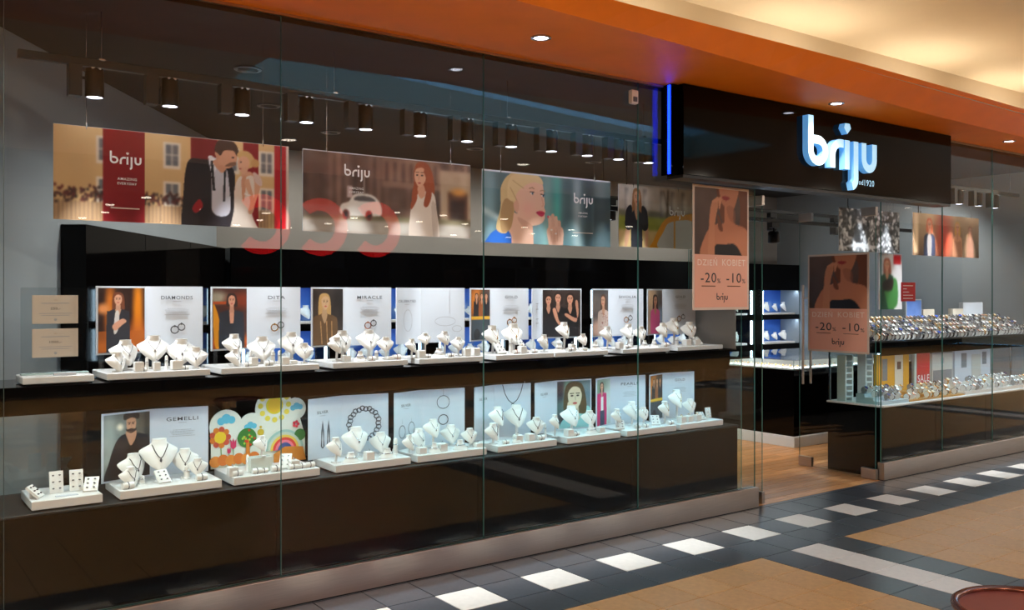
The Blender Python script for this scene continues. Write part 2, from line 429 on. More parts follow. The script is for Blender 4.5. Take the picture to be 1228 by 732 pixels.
for ix in range(15):
    for iy in range(4):
        if random.random() < .22: continue
        o = link('downlight', lm, None, (-6+ix*1.75+random.uniform(-.4,.4), -13.2-iy*1.9, 3.55))
        tag(o, 'small round downlight in the dark shop across the mall, mirrored in the window', 'downlight', 'downlights of the shop across the mall')
# red lettering of the shop opposite
tr = thing('shop_sign', 'red glowing letters on the shop across the mall, mirrored in the window', 'sign', (7.55,-11.95,2.98))
for k in range(3):
    pts = [(.42*math.cos(a), .45*math.sin(a)) for a in np.linspace(rad(48), rad(312), 22)]
    out = [(.50*math.cos(a), .50*math.sin(a)) for a in np.linspace(rad(48), rad(312), 22)]
    inn = [(.29*math.cos(a), .29*math.sin(a)) for a in np.linspace(rad(312), rad(48), 22)]
    MB().prism([(x*1.14,z*1.14) for x,z in (out+inn)], 0, .08, 'red_letters').obj('letter', tr, loc=(1.2-k*1.2,0,.06), rot=(0,0,PI))
MB().box(-1.9,1.9,-.12,-.02,.62,.70,'black_metal').obj('rail', tr)
for sx in (-1.5,0,1.5): MB().box(sx-.03,sx+.03,-.1,-.04,.68,1.13,'black_metal').obj('hanger', tr)

# soffit downlights
for (x, y) in ((.4,-.55),(3.35,-.47),(6.41,-.39),(9.38,-.33),(12.4,-.33)):
    t = thing('soffit_downlight', 'small round lit downlight recessed in the orange soffit', 'downlight', (x,y,3.24), 0, 'downlights in the orange soffit')
    MB().lathe([(.062,-.001),(.062,-.008),(.046,-.010),(.042,-.002)],18,'silver',cap=False).obj('bezel', t, True)
    MB().cyl((0,0,-.006),.042,.005,16,'lamp_lens').obj('lens', t)
    lamp('downlight_light','SPOT',(0,0,-.02),P_SOFFIT,(1,.93,.84),t,spot_size=rad(120),spot_blend=.6,shadow_soft_size=.05)
# downlights in the mall ceiling
for x in (-8,-3.5,1,16.5,21,25.5):
    for y in (-2.6,-8.6): pass
for (x, y) in [(-8,-3),(-3.5,-3),(-8,-8.6),(-3.5,-8.6),(1,-8.6),(5.5,-8.6),(10,-8.6),(14.5,-8.8),(19,-9),(23.5,-9),(23.5,-3),(18,-3)]:
    t = thing('mall_downlight', 'round white recessed downlight in the high cream mall ceiling', 'downlight', (x,y,4.1), 0, 'downlights in the mall ceiling')
    MB().lathe([(.16,0),(.16,-.012),(.13,-.014),(.12,0)],20,'white_lacquer',cap=False).obj('bezel', t, True)
    lamp('mall_light','AREA',(0,0,-.016),P_MALL,(1,.88,.74),t,shape='DISK',size=.22)

# ================================================================== SHOP SHELL
fs = struct(MB().box(-.2,13,0,4.3,-.25,-.012,'grout').obj('floor'))
pm = [MB().bevbox(0,1.195,0,.1145,-.012,0,.0012,'wood_plank').mesh('plank'), MB().bevbox(0,.596,0,.116,-.012,0,.0012,'wood_plank').mesh('plank')]
for j in range(0, 27):
    off = (j*0.47) % 1.2
    for i in range(-1, 4):
        x = 5.2+off+i*1.2
        if 5.0 < x < 8.9: link('plank', pm[0], fs, (x, .004+j*.12, 0))
struct(MB().box(-.2,13,.02,4.3,3.2,3.24,'shop_ceiling').obj('ceiling'))
struct(MB().box(2.6,13,4.2,4.3,0,3.2,'shop_wall').obj('wall_back'))
# oblique side wall running back from the left end of the window
mb = MB(); a, b = (.40,.62), (2.95,4.21); d = Vector((b[0]-a[0], b[1]-a[1], 0)).normalized(); nn = Vector((-d.y, d.x, 0))*.08
v = [(a[0],a[1],0),(b[0],b[1],0),(b[0]+nn.x,b[1]+nn.y,0),(a[0]+nn.x,a[1]+nn.y,0)]
mb.add(v+[(x,y,3.2) for x,y,z in v], [(0,1,5,4),(1,2,6,5),(2,3,7,6),(3,0,4,7),(4,5,6,7)], 'shop_wall_blue'); struct(mb.obj('wall_left'))
struct(MB().box(-.3,.40,.0,.70,0,3.2,'shop_wall_blue').obj('wall_left'))
struct(MB().box(11.6,11.7,.0,4.3,0,3.2,'shop_wall_blue').obj('wall_right'))
struct(MB().box(11.7,14,-.02,.1,0,3.24,'shop_wall').obj('wall_front'))
struct(MB().box(-14,-.3,-.02,.1,0,3.24,'shop_wall').obj('wall_front'))
struct(MB().box(-14,32,.0,.42,3.24,3.365,'cream_paint').obj('wall_front'))

# ---- stainless plinth and the glass front
def pane(name, parent, x0, x1, y0, y1, z0, z1, m='clear_glass', edge_m='glass_edge'):
    mb = MB(); th_y = (y1-y0) < (x1-x0)
    vs_ = [(x,y,z) for z in (z0,z1) for y in (y0,y1) for x in (x0,x1)]
    F = [(0,2,3,1),(4,5,7,6),(0,1,5,4),(2,6,7,3),(0,4,6,2),(1,3,7,5)]
    big = (2,3) if th_y else (4,5)
    mb.add(vs_, [F[i] for i in big], m); o = len(mb.v)-8; k = mb._mi(edge_m)
    for i in range(6):
        if i not in big: mb.f.append([o+q for q in F[i]]); mb.mi.append(k)
    return mb.obj(name, parent)
for nm, x0, x1 in (('baseboard_front', .30, 5.895), ('baseboard_front', 7.66, 11.6)):
    mb = MB().bevbox(x0,x1,-.035,.03,0,.163,.003,'brushed_steel'); mb.box(x0,x1,-.037,.032,.0,.006,'black_matt'); struct(mb.obj(nm))
g1 = struct(link('window_1', None))
xs = [.40,.585,1.918,3.256,4.599,5.887]
for a_, b_ in zip(xs, xs[1:]):
    pane('pane', g1, a_+.0012, b_-.0012, -.006, .006, .164, 3.238)
for x in xs[1:-1]: MB().box(x-.001,x+.001,-.0055,.0055,.164,3.238,'seal').obj('joint_seal', g1)
MB().box(.40,5.887,-.012,.012,3.225,3.24,'brushed_steel').obj('top_channel', g1)
g2 = struct(link('window_2', None))
xs2 = [7.66,8.724,9.713,10.70,11.6]
for a_, b_ in zip(xs2, xs2[1:]): pane('pane', g2, a_+.0012, b_-.0012, -.006, .006, .164, 3.238)
for x in xs2[1:-1]: MB().box(x-.001,x+.001,-.0055,.0055,.164,3.238,'seal').obj('joint_seal', g2)
MB().box(7.66,11.6,-.012,.012,3.225,3.24,'brushed_steel').obj('top_channel', g2)
# end return of the left window beside the door
g3 = struct(link('window_4', None)); pane('pane', g3, 5.735, 5.745, .012, .55, .0, 2.56, 'teal_glass')
# fixed glass over the left window end up to the door and door leaves swung into the shop
def door(name, hinge, ang, width, poster_side):
    d = struct(link(name, None, None, hinge, (0,0,ang)))
    pane('pane', d, .012, width, -.005, .005, .012, 2.50, 'clear_glass')
    for x0 in (.0, width-.16):
        MB().bevbox(x0,x0+.16,-.016,.016,.004,.10,.003,'brushed_steel').obj('patch_fitting', d)
        MB().bevbox(x0,x0+.16,-.016,.016,2.43,2.51,.003,'brushed_steel').obj('patch_fitting', d)
    for sy in ((-1,1) if poster_side else ()):
        h = MB().cyl((width-.09,sy*.055,.82),.013,.98,12,'brushed_steel').obj('handle', d, True)
        for z in (.95,1.67): MB().cyl((width-.09,sy*.006 if sy>0 else -.055,z),.008,.049,8,'brushed_steel',axis='y').obj('standoff', h)
    return d
dl = door('door_1', (6.02,.02,0), rad(91), .80, 0)
dr = door('door_2', (7.63,.02,0), rad(85), .90, 1)

# ---- sign box over the door
sg = thing('shop_fascia_sign', 'glossy black fascia box with glowing white-blue shop name above the entrance', 'sign', (4.90,-.16,2.575))
MB().bevbox(0,3.69,0,.17,0,.66,.004,'black_gloss').obj('box', sg)
MB().box(0,3.69,.005,.165,-.022,0,'black_metal').obj('bottom_rail', sg)
MB().box(.02,3.66,.03,.05,-.028,-.022,'led_blue').obj('led_strip', sg) if False else None
ls = MB().box(-.055,-.0,.06,.17,.0,.66,'black_gloss'); ls.obj('side_return', sg)
st = MB()
for k in range(58): st.box(-.062,-.055,.075,.100,.008+k*.0112,.008+k*.0112+.0078,'led_blue')
st.obj('led_strip', sg)
lamp('led_light','AREA',(-.07,.10,.33),1.0,(.02,.12,1),sg,(0,rad(-90),0),shape='RECTANGLE',size=.62,size_y=.03)
# logo strokes: units of x-height, baseline z=0
def arc(cx, cz, rx, rz, a0, a1, n=12): return [(cx+rx*math.cos(rad(t)), cz+rz*math.sin(rad(t))) for t in np.linspace(a0,a1,n)]
LOGO = {
 'b': [([(.15,1.64),(.15,.5)]+arc(.55,.5,.40,.36,180,450,20)+[(.30,.86)], 0)],
 'r': [([(1.36,0),(1.36,.45)]+arc(1.78,.42,.42,.44,180,92,8)+[(1.98,.86)], 0)],
 'i': [([(2.19,0),(2.19,1.0)], 0)],
 'j': [([(2.70,1.0),(2.70,-.30)]+arc(2.42,-.30,.28,.26,0,-75,7), 0)],
 'u': [([(3.18,1.0),(3.18,.5)]+arc(3.50,.46,.32,.34,180,360,14)+[(3.82,1.0)], 0)],
}
def stroke_mesh(pts, w, y0, y1, mf, ms, mb=None, sc=1.):
    """thick polyline in XZ with flat ends, extruded in y"""
    P = [Vector((p[0], p[1])) for p in pts]; L = []; R = []
    for i, p in enumerate(P):
        a_ = P[max(i-1,0)]; b_ = P[min(i+1,len(P)-1)]; t = (b_-a_).normalized(); nrm = Vector((-t.y, t.x))
        L.append(p+nrm*w/2); R.append(p-nrm*w/2)
    mb = mb or MB(); n = len(P); v = []
    for q in range(n):
        for p in (L[q], R[q]):
            v += [(p.x*sc, y0, p.y*sc), (p.x*sc, y1, p.y*sc)]
    ff = []; fsd = []
    for q in range(n-1):
        A, B = 4*q, 4*(q+1)
        ff += [(A,A+2,B+2,B)]; fsd += [(A+1,B+1,B+3,A+3),(A,B,B+1,A+1),(A+2,A+3,B+3,B+2)]
    fsd += [(0,1,3,2),(4*n-4,4*n-2,4*n-1,4*n-3)]
    o = len(mb.v); mb.v += v
    for fset, mm in ((ff,mf),(fsd,ms)):
        k = mb._mi(mm)
        for q in fset: mb.f.append([o+i for i in q]); mb.mi.append(k)
    return mb
DIA = [(2.0,1.42),(2.19,1.22),(2.40,1.42),(2.33,1.58),(2.07,1.58)]
XH = .245
for ch, strokes in LOGO.items():
    mb = MB()
    for pts, _ in strokes: stroke_mesh(pts, .28, -.055, .0, 'sign_face', 'sign_side', mb, XH)
    mb.obj('letter_'+ch, sg, loc=(1.385,0,.185))
dp = [(x*XH,z*XH) for x,z in DIA]
MB().prism(dp, -.055, 0, 'sign_face','sign_side').obj('diamond_dot', sg, loc=(1.385,0,.185))
text('lettering','od', sg, (2.185,-.012,.10), .065, 'sign_face'); text('lettering','1920', sg, (2.31,-.012,.10), .145, 'sign_face')
lamp('sign_glow','AREA',(1.86,-.16,.33),1.6,(.45,.8,1),sg,(rad(-90),0,0),shape='RECTANGLE',size=1.0,size_y=.4) if False else None
def logo_flat(parent, loc, width, matname='white_print', rz=0.):
    """small printed version of the shop name, facing local -y, lower left at loc"""
    key = ('logo', matname)
    if key not in TXT:
        mb = MB()
        for ch, strokes in LOGO.items():
            for pts, _ in strokes: stroke_mesh(pts, .24, 0, .001, matname, matname, mb)
        mb.prism(DIA, 0, .001, matname); TXT[key] = mb.mesh('logo')
    s_ = width/3.95
    return link('logo', TXT[key], parent, loc, (0,0,rz), (s_, 1, s_))
# little motion sensor on the glass
t = thing('alarm_sensor', 'small white alarm sensor on the glass beside the blue light strip', 'sensor', (4.53,-.008,3.06))
MB().bevbox(-.03,.03,-.035,0,0,.10,.006,'white_lacquer').obj('housing', t); MB().bevbox(-.018,.018,-.04,-.034,.015,.05,.002,'dark_silver').obj('lens', t)
# ================================================================== LEFT WINDOW DISPLAY
t = thing('display_cabinet', 'long glossy black base cabinet under the left jewellery window', 'cabinet', (0,0,0))
MB().bevbox(.42,5.72,.035,.56,.0,.655,.003,'black_gloss').obj('body', t)
MB().bevbox(.42,5.725,.022,.57,.655,.67,.003,'black_matt').obj('top', t)
t = thing('upper_shelf', 'long black upper shelf carrying the row of lit white trays', 'shelf', (0,0,1.155))
MB().bevbox(.42,5.66,.06,.54,0,.11,.003,'black_gloss').obj('board', t)
for x in (.43,2.2,3.95,5.63): MB().bevbox(x,x+.012,.50,.53,-.485,0,.002,'silver').obj('post', t)
MB().box(.5,5.6,.085,.115,-.008,0,'led_cool').obj('led_strip', t); MB().box(.43,5.655,.062,.072,-.024,0,'black_gloss').obj('front_lip', t)
for k in range(5):
    lamp('shelf_light','AREA',(.95+k*1.05,.10,-.012),P_LOW*(.75,.85,1,1.1,1.1)[k],((.95,1,.80),(.82,1,.88),(.52,.95,.90),(.40,.90,.95),(.38,.90,1))[k],t,(rad(-14),0,0),shape='RECTANGLE',size=1.0,size_y=.03)
pane('back_glass', t, .46, 5.62, .528, .534, -.48, -.002, 'teal_glass')

UT = [(0.68,0.996),(1.056,1.571),(1.631,2.196),(2.282,2.777),(2.859,3.338),(3.438,3.92),(3.934,4.418),(4.564,5.045),(5.135,5.645)]
LT = [(0.709,1.022),(1.104,1.613),(1.678,2.172),(2.271,2.763),(2.811,3.321),(3.409,3.898),(3.992,4.484),(4.549,5.054),(5.099,5.578)]
DESC = {'diamonds':'the DIAMONDS board','dita':'the DITA board','miracle':'the MIRACLE board','celeb':'the CELEBRITIES board','gold':'the GOLD group-photo board',
 'girls':'the board with three women in black','single':'the SIVOLIA board','style':'the GOLD pink-dress board','cuff':'the grey wall','gemelli':'the GEMELLI board','kids':'the rainbow cut-out',
 'silver':'the SILVER bracelet board','silver2':'the SILVER earring board','cord':'the black cord necklace board','pearlgirl':'the dark-haired woman photo','pearls':'the PEARLS board','gold2':'the lower GOLD board','certs':'the two price certificates'}
UK = ['certs','diamonds','dita','miracle','celeb','gold','girls','single','style']; LK = ['cuff','gemelli','kids','silver','silver2','cord','pearlgirl','pearls','gold2']
def tray(x0, x1, y0, dep, z, h, key, low):
    o = MB().bevbox(0,x1-x0,0,dep,.006,h,.003,'white_lacquer'); o.box(.02,x1-x0-.02,.02,dep-.02,0,.006,'black_matt')
    tag(o.obj('display_tray', loc=(x0,y0,z)), '%s white display tray in front of %s' % ('lower-shelf' if low else 'upper-shelf', DESC[key]), 'tray')
for (a_, b_), k in zip(UT, UK): tray(a_, b_, .12, .22 if k=='certs' else .34, 1.265, .04, k, False)
for (a_, b_), k in zip(LT, LK): tray(a_, b_, .06, .32, .67, .05, k, True)

# ---- jewellery stands
def bust_mesh():
    prof = [(.0,.04),(.06,.13),(.14,.24),(.24,.34),(.34,.42),(.43,.475),(.49,.497),(.53,.485),(.58,.42),(.63,.335),(.68,.255),(.72,.205),(.76,.185),(.80,.18),(.825,.185)]
    nc = 12; v = []; f = []
    for (z, w) in prof:
        lean = .30*(min(z,.70)-.55)
        for k in range(nc+1):
            u = -1+2*k/nc
            if z < .66: y = lean + .26*u*u*(w/.5)**1.2 - .06*math.cos(u*PI/2)*min(1,w*3)
            else:
                bl = min(1,(z-.66)/.07); y = (1-bl)*(lean+.2*u*u*(w/.5)-.06*math.cos(u*PI/2)) + bl*(-.13*math.sqrt(max(0,1-u*u))+.10)
            v.append((w*u, y, z))
    n1 = len(v)
    for i, (z, w) in enumerate(prof):
        for k in range(nc+1):
            x, y, zz = v[i*(nc+1)+k]; u = -1+2*k/nc
            th = .045 if z < .66 else .045+ (min(1,(z-.66)/.07))*(.24*math.sqrt(max(0,1-u*u)))
            v.append((x*.985, y+th*max(.25,1-abs(u)**4) if z < .70 else y+th, zz))
    m = nc+1; R = len(prof)
    for i in range(R-1):
        for k in range(nc):
            a_ = i*m+k; f.append((a_, a_+1, a_+m+1, a_+m)); b_ = n1+a_; f.append((b_, b_+m, b_+m+1, b_+1))
        f.append((i*m, i*m+m, n1+i*m+m, n1+i*m)); f.append((i*m+nc, n1+i*m+nc, n1+i*m+m+nc, i*m+m+nc))
    for k in range(nc):
        f.append((k, n1+k, n1+k+1, k+1)); a_ = (R-1)*m+k; f.append((a_, a_+1, n1+a_+1, n1+a_))
    mb = MB(); mb.add(v, f, 'white_leather'); return mb.mesh('bust', True, 50)
def chain_mesh(mname, drop=.40, r=.010):
    pts = []
    for q in np.linspace(-1, 1, 17):
        x = .20*q; z = .69 - drop*(1-abs(q)**1.6)
        u = x/.45; y = .30*(z-.55)+.26*u*u-.085 if z < .62 else -.10
        if z >= .62: y = .30*(.62-.55)-.085 + (z-.62)*1.2
        pts.append((x, y, z))
    mb = MB().tube(pts, r, 5, mname); zc = .69-drop
    return mb, zc
BUST = bust_mesh(); CH = {}
for nm, mm in (('s','dark_silver'),('g','gold'),('k','black_leather'),('w','silver')):
    mb, zc = chain_mesh(mm, .30 if nm != 'k' else .34, .009 if nm != 'k' else .013); c1 = mb.mesh('necklace', True)
    mp = MB(); pm_ = 'silver' if nm in 'sw' else ('gold' if nm == 'g' else 'dark_silver')
    yp = .30*(zc-.60)-.09
    mp.lathe([(0,-.06),(.02,-.05),(.034,-.01),(.026,.03),(.0,.05)], 8, pm_, 1, .5, (0,yp,zc-.05)); CH[nm] = (c1, mp.mesh('pendant', True))
STAND = MB().bevbox(-.13,.13,-.02,.24,0,.02,.004).box(-.05,.05,.10,.13,.02,1,'white_lacquer').mesh('stand')
def stand_obj(parent, w, h):
    mb = MB(); wd = .30*w
    mb.bevbox(-wd*.6,wd*.6,-.01*1,.34*w,0,.006,.001,'white_lacquer')
    mb.add([(-wd*.22,.10*w,.005),(wd*.22,.10*w,.005),(wd*.22,.13*w+.004,.005),(-wd*.22,.13*w+.004,.005),(-wd*.22,.02*w,h),(wd*.22,.02*w,h),(wd*.22,.06*w+.004,h),(-wd*.22,.06*w+.004,h)],
           [(0,1,5,4),(1,2,6,5),(2,3,7,6),(3,0,4,7),(4,5,6,7)], 'white_lacquer')
    return mb.obj('stand', parent)
cnt = {}
def make_item(kd, x, y, h, w, yaw, z0, key):
    D_ = DESC[key]; grp = 'jewellery stands on the tray before '+D_; rz = rad(yaw)
    if kd in 'Bb':
        big = kd == 'B'; w = max(w*1.12,.08); rz = rad(yaw*.7 - .35*math.degrees(math.atan2(x,4.9))); sz = min(1., h/(.84*w))
        metal = 'k' if key in ('gemelli','cord') else ('g' if key in ('gold','style','gold2','girls') else ('w' if z0 < 1 else 's'))
        t = thing('necklace_bust', '%s white necklace bust on the tray before %s' % ('large' if big else 'small', D_), 'necklace bust', (x,y,z0), rz, grp)
        b = link('bust', BUST, t, (0,0,h-.84*w*sz), None, (w,w,w*sz))
        stand_obj(t, w*.8, h-.40*w*sz)
        link('necklace', CH[metal][0], b); link('pendant', CH[metal][1], b)
    elif kd == 'L':
        t = thing('collar_stand', 'low round white collar stand on the tray before %s' % D_, 'collar stand', (x,y,z0), rz, grp)
        hh = min(max(h,.035),.06); w *= .86
        MB().lathe([(.50*w,0),(.49*w,.006),(.40*w,.25*hh),(.26*w,.55*hh),(.19*w,.78*hh),(.17*w,.95*hh),(.19*w,hh),(0,hh)], 20, 'white_leather', 1, .72).obj('pad', t, True)
        MB().torus((0,-.02*w,.50*hh), .31*w, .0022, 18, 5, 'silver', 'z', 1, .72).obj('necklace', t, True)
    elif kd == 'C':
        t = thing('ring_block', 'small white ring block on the tray before %s' % D_, 'ring block', (x,y,z0), rz, grp)
        w = min(w,.05); hh = max(min(h,.05),.018)
        MB().bevbox(-w/2,w/2,-w/2,w/2,0,hh,.003,'white_leather').obj('block', t)
        MB().torus((0,0,hh+.005), .009, .0018, 12, 5, 'gold' if 'gold' in key else 'silver', 'x').obj('ring', t, True)
    elif kd == 'Z':
        t = thing('bracelet_roll', 'small white bracelet roll on the tray before %s' % D_, 'bracelet roll', (x,y,z0), rz, grp)
        w = min(w,.055); r = .30*w
        MB().cyl((-w/2,0,r),r,w,14,'white_leather',axis='x').obj('roll', t, True)
        MB().torus((0,0,r), r+.001, .0022, 14, 5, 'rose_gold' if key in ('gold','style','miracle') else 'dark_silver', 'x').obj('bracelet', t, True)
    elif kd == 'R':
        t = thing('ring_tower', 'thin white ring tower on the tray before %s' % D_, 'ring tower', (x,y,z0), rz, grp)
        r = max(.007, min(w*.42,.016))
        MB().lathe([(r*1.25,0),(r*1.25,.005),(r,.008),(r*.8,h*.9),(0,h)], 14, 'white_leather').obj('post', t, True)
        MB().torus((0,0,h*.6), r*1.0, .002, 12, 5, 'silver').obj('ring', t, True)
    elif kd in 'SP':
        up = kd == 'P'
        t = thing('earring_slab', '%s white slab of small jewellery on the tray before %s' % ('upright' if up else 'tilted', D_), 'earring display', (x,y,z0), rz, grp)
        L = h if up else max(h*1.25,.07); ww = min(w,.065)
        tilt = rad(-10 if up else -48); R = Matrix.Rotation(tilt, 3, 'X'); off = .002 if up else .012
        zmin = .012*math.sin(-tilt)
        mb = MB(); mb.box(-ww/2,ww/2,-.006,.006,0,L,'white_leather', R, (0,0,0))
        lo = min(p[2] for p in mb.v); mb.v = [(a_,b_,c_-lo) for a_,b_,c_ in mb.v]
        s_ = mb.obj('slab', t)
        md = MB()
        for i in range(3):
            for sx in (-1,1):
                p = R @ Vector((sx*ww*.24,-.009,L*(.2+.3*i)));
                md.lathe([(.0,-.003),(.006,0),(.004,.004),(0,.005)], 6, 'dark_silver' if key in ('cuff','gemelli') else 'silver', 1, 1, (p.x,p.y,p.z-lo))
        md.obj('earrings', t, True)
        if not up:
            p = R @ Vector((0,.006,L*.72)); MB().box(-.01,.01,p.y,p.y+.004,0,p.z-lo,'white_lacquer').obj('prop', t)
    elif kd == 'K':
        t = thing('acrylic_pedestal', 'frosted clear pedestal block carrying a bust before %s' % D_, 'pedestal', (x,y,z0), rz, grp)
        MB().bevbox(-w/2,w/2,-.035,.035,0,h-.02,.003,'frost').obj('block', t)
mat('frost', (222,232,226), .25)
UPPER={
'diamonds':[('b',1.13,0.23,0.103,0.107,40),('B',1.19,0.33,0.162,0.145,30),('B',1.33,0.33,0.18,0.148,0),('B',1.47,0.33,0.158,0.146,-5),('b',1.52,0.23,0.116,0.113,-15),('C',1.22,0.19,0.058,0.043,0),('C',1.41,0.19,0.059,0.053,0),('R',1.28,0.25,0.07,0.022,0),('R',1.38,0.25,0.075,0.022,0),('C',1.31,0.19,0.046,0.031,0),('Z',1.24,0.16,0.038,0.03,10),('Z',1.45,0.16,0.028,0.035,0)],
'dita':[('B',1.77,0.33,0.178,0.132,45),('b',1.74,0.23,0.099,0.102,45),('B',1.93,0.33,0.16,0.149,0),('B',2.1,0.33,0.18,0.137,0),('b',2.14,0.23,0.119,0.102,-10),('R',1.84,0.25,0.085,0.028,0),('R',1.97,0.25,0.081,0.029,0),('R',2.01,0.25,0.079,0.029,0),('C',1.83,0.19,0.051,0.037,0),('C',2.01,0.19,0.044,0.043,0),('Z',1.91,0.16,0.036,0.047,0),('C',2.06,0.19,0.023,0.038,0),('Z',1.79,0.16,0.031,0.041,0)],
'miracle':[('B',2.43,0.33,0.182,0.142,25),('b',2.35,0.23,0.147,0.104,40),('B',2.61,0.33,0.183,0.139,0),('b',2.67,0.23,0.139,0.097,-10),('L',2.48,0.2,0.065,0.09,0),('C',2.39,0.19,0.039,0.045,0),('Z',2.55,0.16,0.044,0.045,0),('R',2.63,0.25,0.057,0.031,0),('Z',2.72,0.16,0.033,0.051,0),('C',2.68,0.19,0.02,0.041,0)],
'celeb':[('b',2.86,0.23,0.123,0.094,50),('b',2.95,0.23,0.157,0.079,0),('b',3.1,0.23,0.165,0.096,30),('b',3.2,0.23,0.125,0.092,0),('L',3.03,0.2,0.088,0.117,0),('C',2.9,0.19,0.056,0.047,0),('C',3.24,0.19,0.065,0.043,0),('C',3.31,0.19,0.069,0.049,0),('Z',3.11,0.16,0.045,0.042,0),('Z',2.94,0.16,0.03,0.042,0)],
'gold':[('B',3.54,0.33,0.191,0.153,40),('B',3.72,0.33,0.199,0.156,10),('S',3.54,0.19,0.089,0.122,0),('R',3.65,0.25,0.112,0.034,0),('C',3.69,0.19,0.056,0.045,0),('S',3.74,0.19,0.089,0.04,0),('Z',3.78,0.16,0.043,0.045,0),('Z',3.63,0.16,0.037,0.045,0)],
'girls':[('b',3.91,0.23,0.123,0.104,40),('B',4.16,0.33,0.203,0.126,30),('b',4.26,0.23,0.12,0.09,20),('C',4.13,0.19,0.083,0.041,0),('L',4.01,0.2,0.057,0.116,0),('L',4.34,0.2,0.059,0.108,0),('Z',4.1,0.16,0.033,0.047,0),('C',4.23,0.19,0.021,0.047,0)],
'single':[('b',4.5,0.23,0.169,0.128,40),('B',4.79,0.33,0.179,0.133,30),('b',4.83,0.23,0.162,0.113,10),('C',4.58,0.19,0.052,0.043,0),('R',4.77,0.25,0.069,0.038,0),('L',4.83,0.2,0.056,0.1,0),('L',4.93,0.2,0.06,0.088,0),('Z',4.64,0.16,0.027,0.049,0)],
'style':[('b',5.07,0.23,0.183,0.122,35),('B',5.28,0.33,0.217,0.145,25),('b',5.36,0.23,0.185,0.132,0),('Z',5.04,0.16,0.065,0.076,0),('R',5.26,0.25,0.068,0.046,0),('C',5.29,0.19,0.05,0.052,0),('C',5.39,0.19,0.061,0.052,0),('S',5.46,0.19,0.065,0.092,0)],
}
LOWER={
'cuff':[('P',0.84,0.2,0.107,0.062,0),('P',0.93,0.2,0.105,0.062,-5),('S',0.76,0.13,0.062,0.081,60),('S',0.98,0.13,0.068,0.066,-20)],
'gemelli':[('B',1.34,0.27,0.22,0.178,0),('B',1.22,0.27,0.153,0.144,35),('b',1.18,0.17,0.103,0.107,40),('B',1.47,0.27,0.155,0.131,-10),('b',1.51,0.17,0.111,0.094,-20),('S',1.34,0.13,0.065,0.074,10),('R',1.24,0.19,0.045,0.043,0),('R',1.47,0.19,0.072,0.036,0),('Z',1.15,0.1,0.04,0.059,10),('Z',1.52,0.1,0.032,0.062,0)],
'kids':[('b',1.87,0.17,0.199,0.093,40),('K',1.86,0.17,0.101,0.121,0),('R',1.8,0.19,0.096,0.023,0),('S',1.99,0.13,0.081,0.075,-30),('Z',1.71,0.1,0.041,0.054,0),('Z',1.82,0.1,0.033,0.05,0),('Z',1.86,0.1,0.034,0.041,0),('Z',1.93,0.1,0.026,0.06,0),('Z',2.03,0.1,0.029,0.056,0),('Z',2.08,0.1,0.043,0.047,0),('Z',2.13,0.1,0.032,0.052,0),('C',2.04,0.13,0.061,0.061,0),('C',1.69,0.13,0.061,0.054,0)],
'silver':[('B',2.49,0.27,0.186,0.157,10),('B',2.66,0.27,0.136,0.129,0),('b',2.32,0.17,0.148,0.117,45),('L',2.39,0.14,0.057,0.128,0),('L',2.63,0.14,0.058,0.131,0),('C',2.51,0.13,0.051,0.06,0),('R',2.73,0.19,0.103,0.036,0)],
'silver2':[('B',3.03,0.27,0.189,0.123,25),('B',3.17,0.27,0.139,0.125,0),('B',2.93,0.27,0.138,0.132,40),('b',2.81,0.17,0.119,0.103,50),('b',3.25,0.17,0.122,0.103,0),('L',2.96,0.14,0.063,0.104,0),('L',3.15,0.14,0.065,0.122,0),('C',2.87,0.13,0.041,0.067,0),('C',3.02,0.13,0.058,0.063,0),('C',3.29,0.13,0.027,0.065,0)],
'cord':[('B',3.54,0.27,0.232,0.135,40),('B',3.7,0.27,0.232,0.16,0),('b',3.44,0.17,0.139,0.121,40),('b',3.79,0.17,0.15,0.119,-10),('L',3.6,0.14,0.118,0.089,0),('C',3.61,0.13,0.063,0.05,0),('C',3.71,0.13,0.054,0.067,0),('R',3.9,0.19,0.099,0.023,0),('Z',3.79,0.1,0.045,0.056,0),('Z',3.5,0.1,0.071,0.044,0)],
'pearlgirl':[('B',4.18,0.27,0.192,0.155,20),('b',4.27,0.17,0.16,0.113,0),('b',3.96,0.17,0.154,0.104,55),('C',4.05,0.13,0.064,0.052,0),('Z',4.1,0.1,0.064,0.052,0),('L',4.25,0.14,0.064,0.13,0),('C',4.34,0.13,0.04,0.054,0)],
'pearls':[('b',4.54,0.17,0.152,0.11,45),('B',4.77,0.27,0.182,0.145,30),('b',4.8,0.17,0.146,0.1,10),('S',4.55,0.13,0.064,0.121,-35),('S',4.91,0.13,0.073,0.088,-35),('Z',4.77,0.1,0.044,0.049,0),('Z',4.69,0.1,0.032,0.049,0)],
'gold2':[('b',5.03,0.17,0.174,0.121,40),('B',5.25,0.27,0.241,0.15,35),('b',5.3,0.17,0.174,0.11,0),('Z',5.03,0.1,0.06,0.088,0),('C',5.17,0.13,0.078,0.051,0),('C',5.25,0.13,0.053,0.052,0),('C',5.34,0.13,0.052,0.052,0),('S',5.42,0.13,0.059,0.059,-20),('P',5.57,0.2,0.08,0.053,0)],
}
for d_, z_ in ((UPPER, 1.305), (LOWER, .72)):
    for key, lst in d_.items():
        nB = 0
        for kd, x, y, h, w, yaw in lst:
            if kd in 'bL': y -= .03
            if kd == 'C': y -= .015
            if kd == 'B': nB += 1; y -= .03+.015*(nB % 2)
            if key == 'kids' and kd == 'b': make_item(kd, x, y, h-.082, w, yaw, z_+.082, key)
            else: make_item(kd, x, y, h, w, yaw, z_, key)
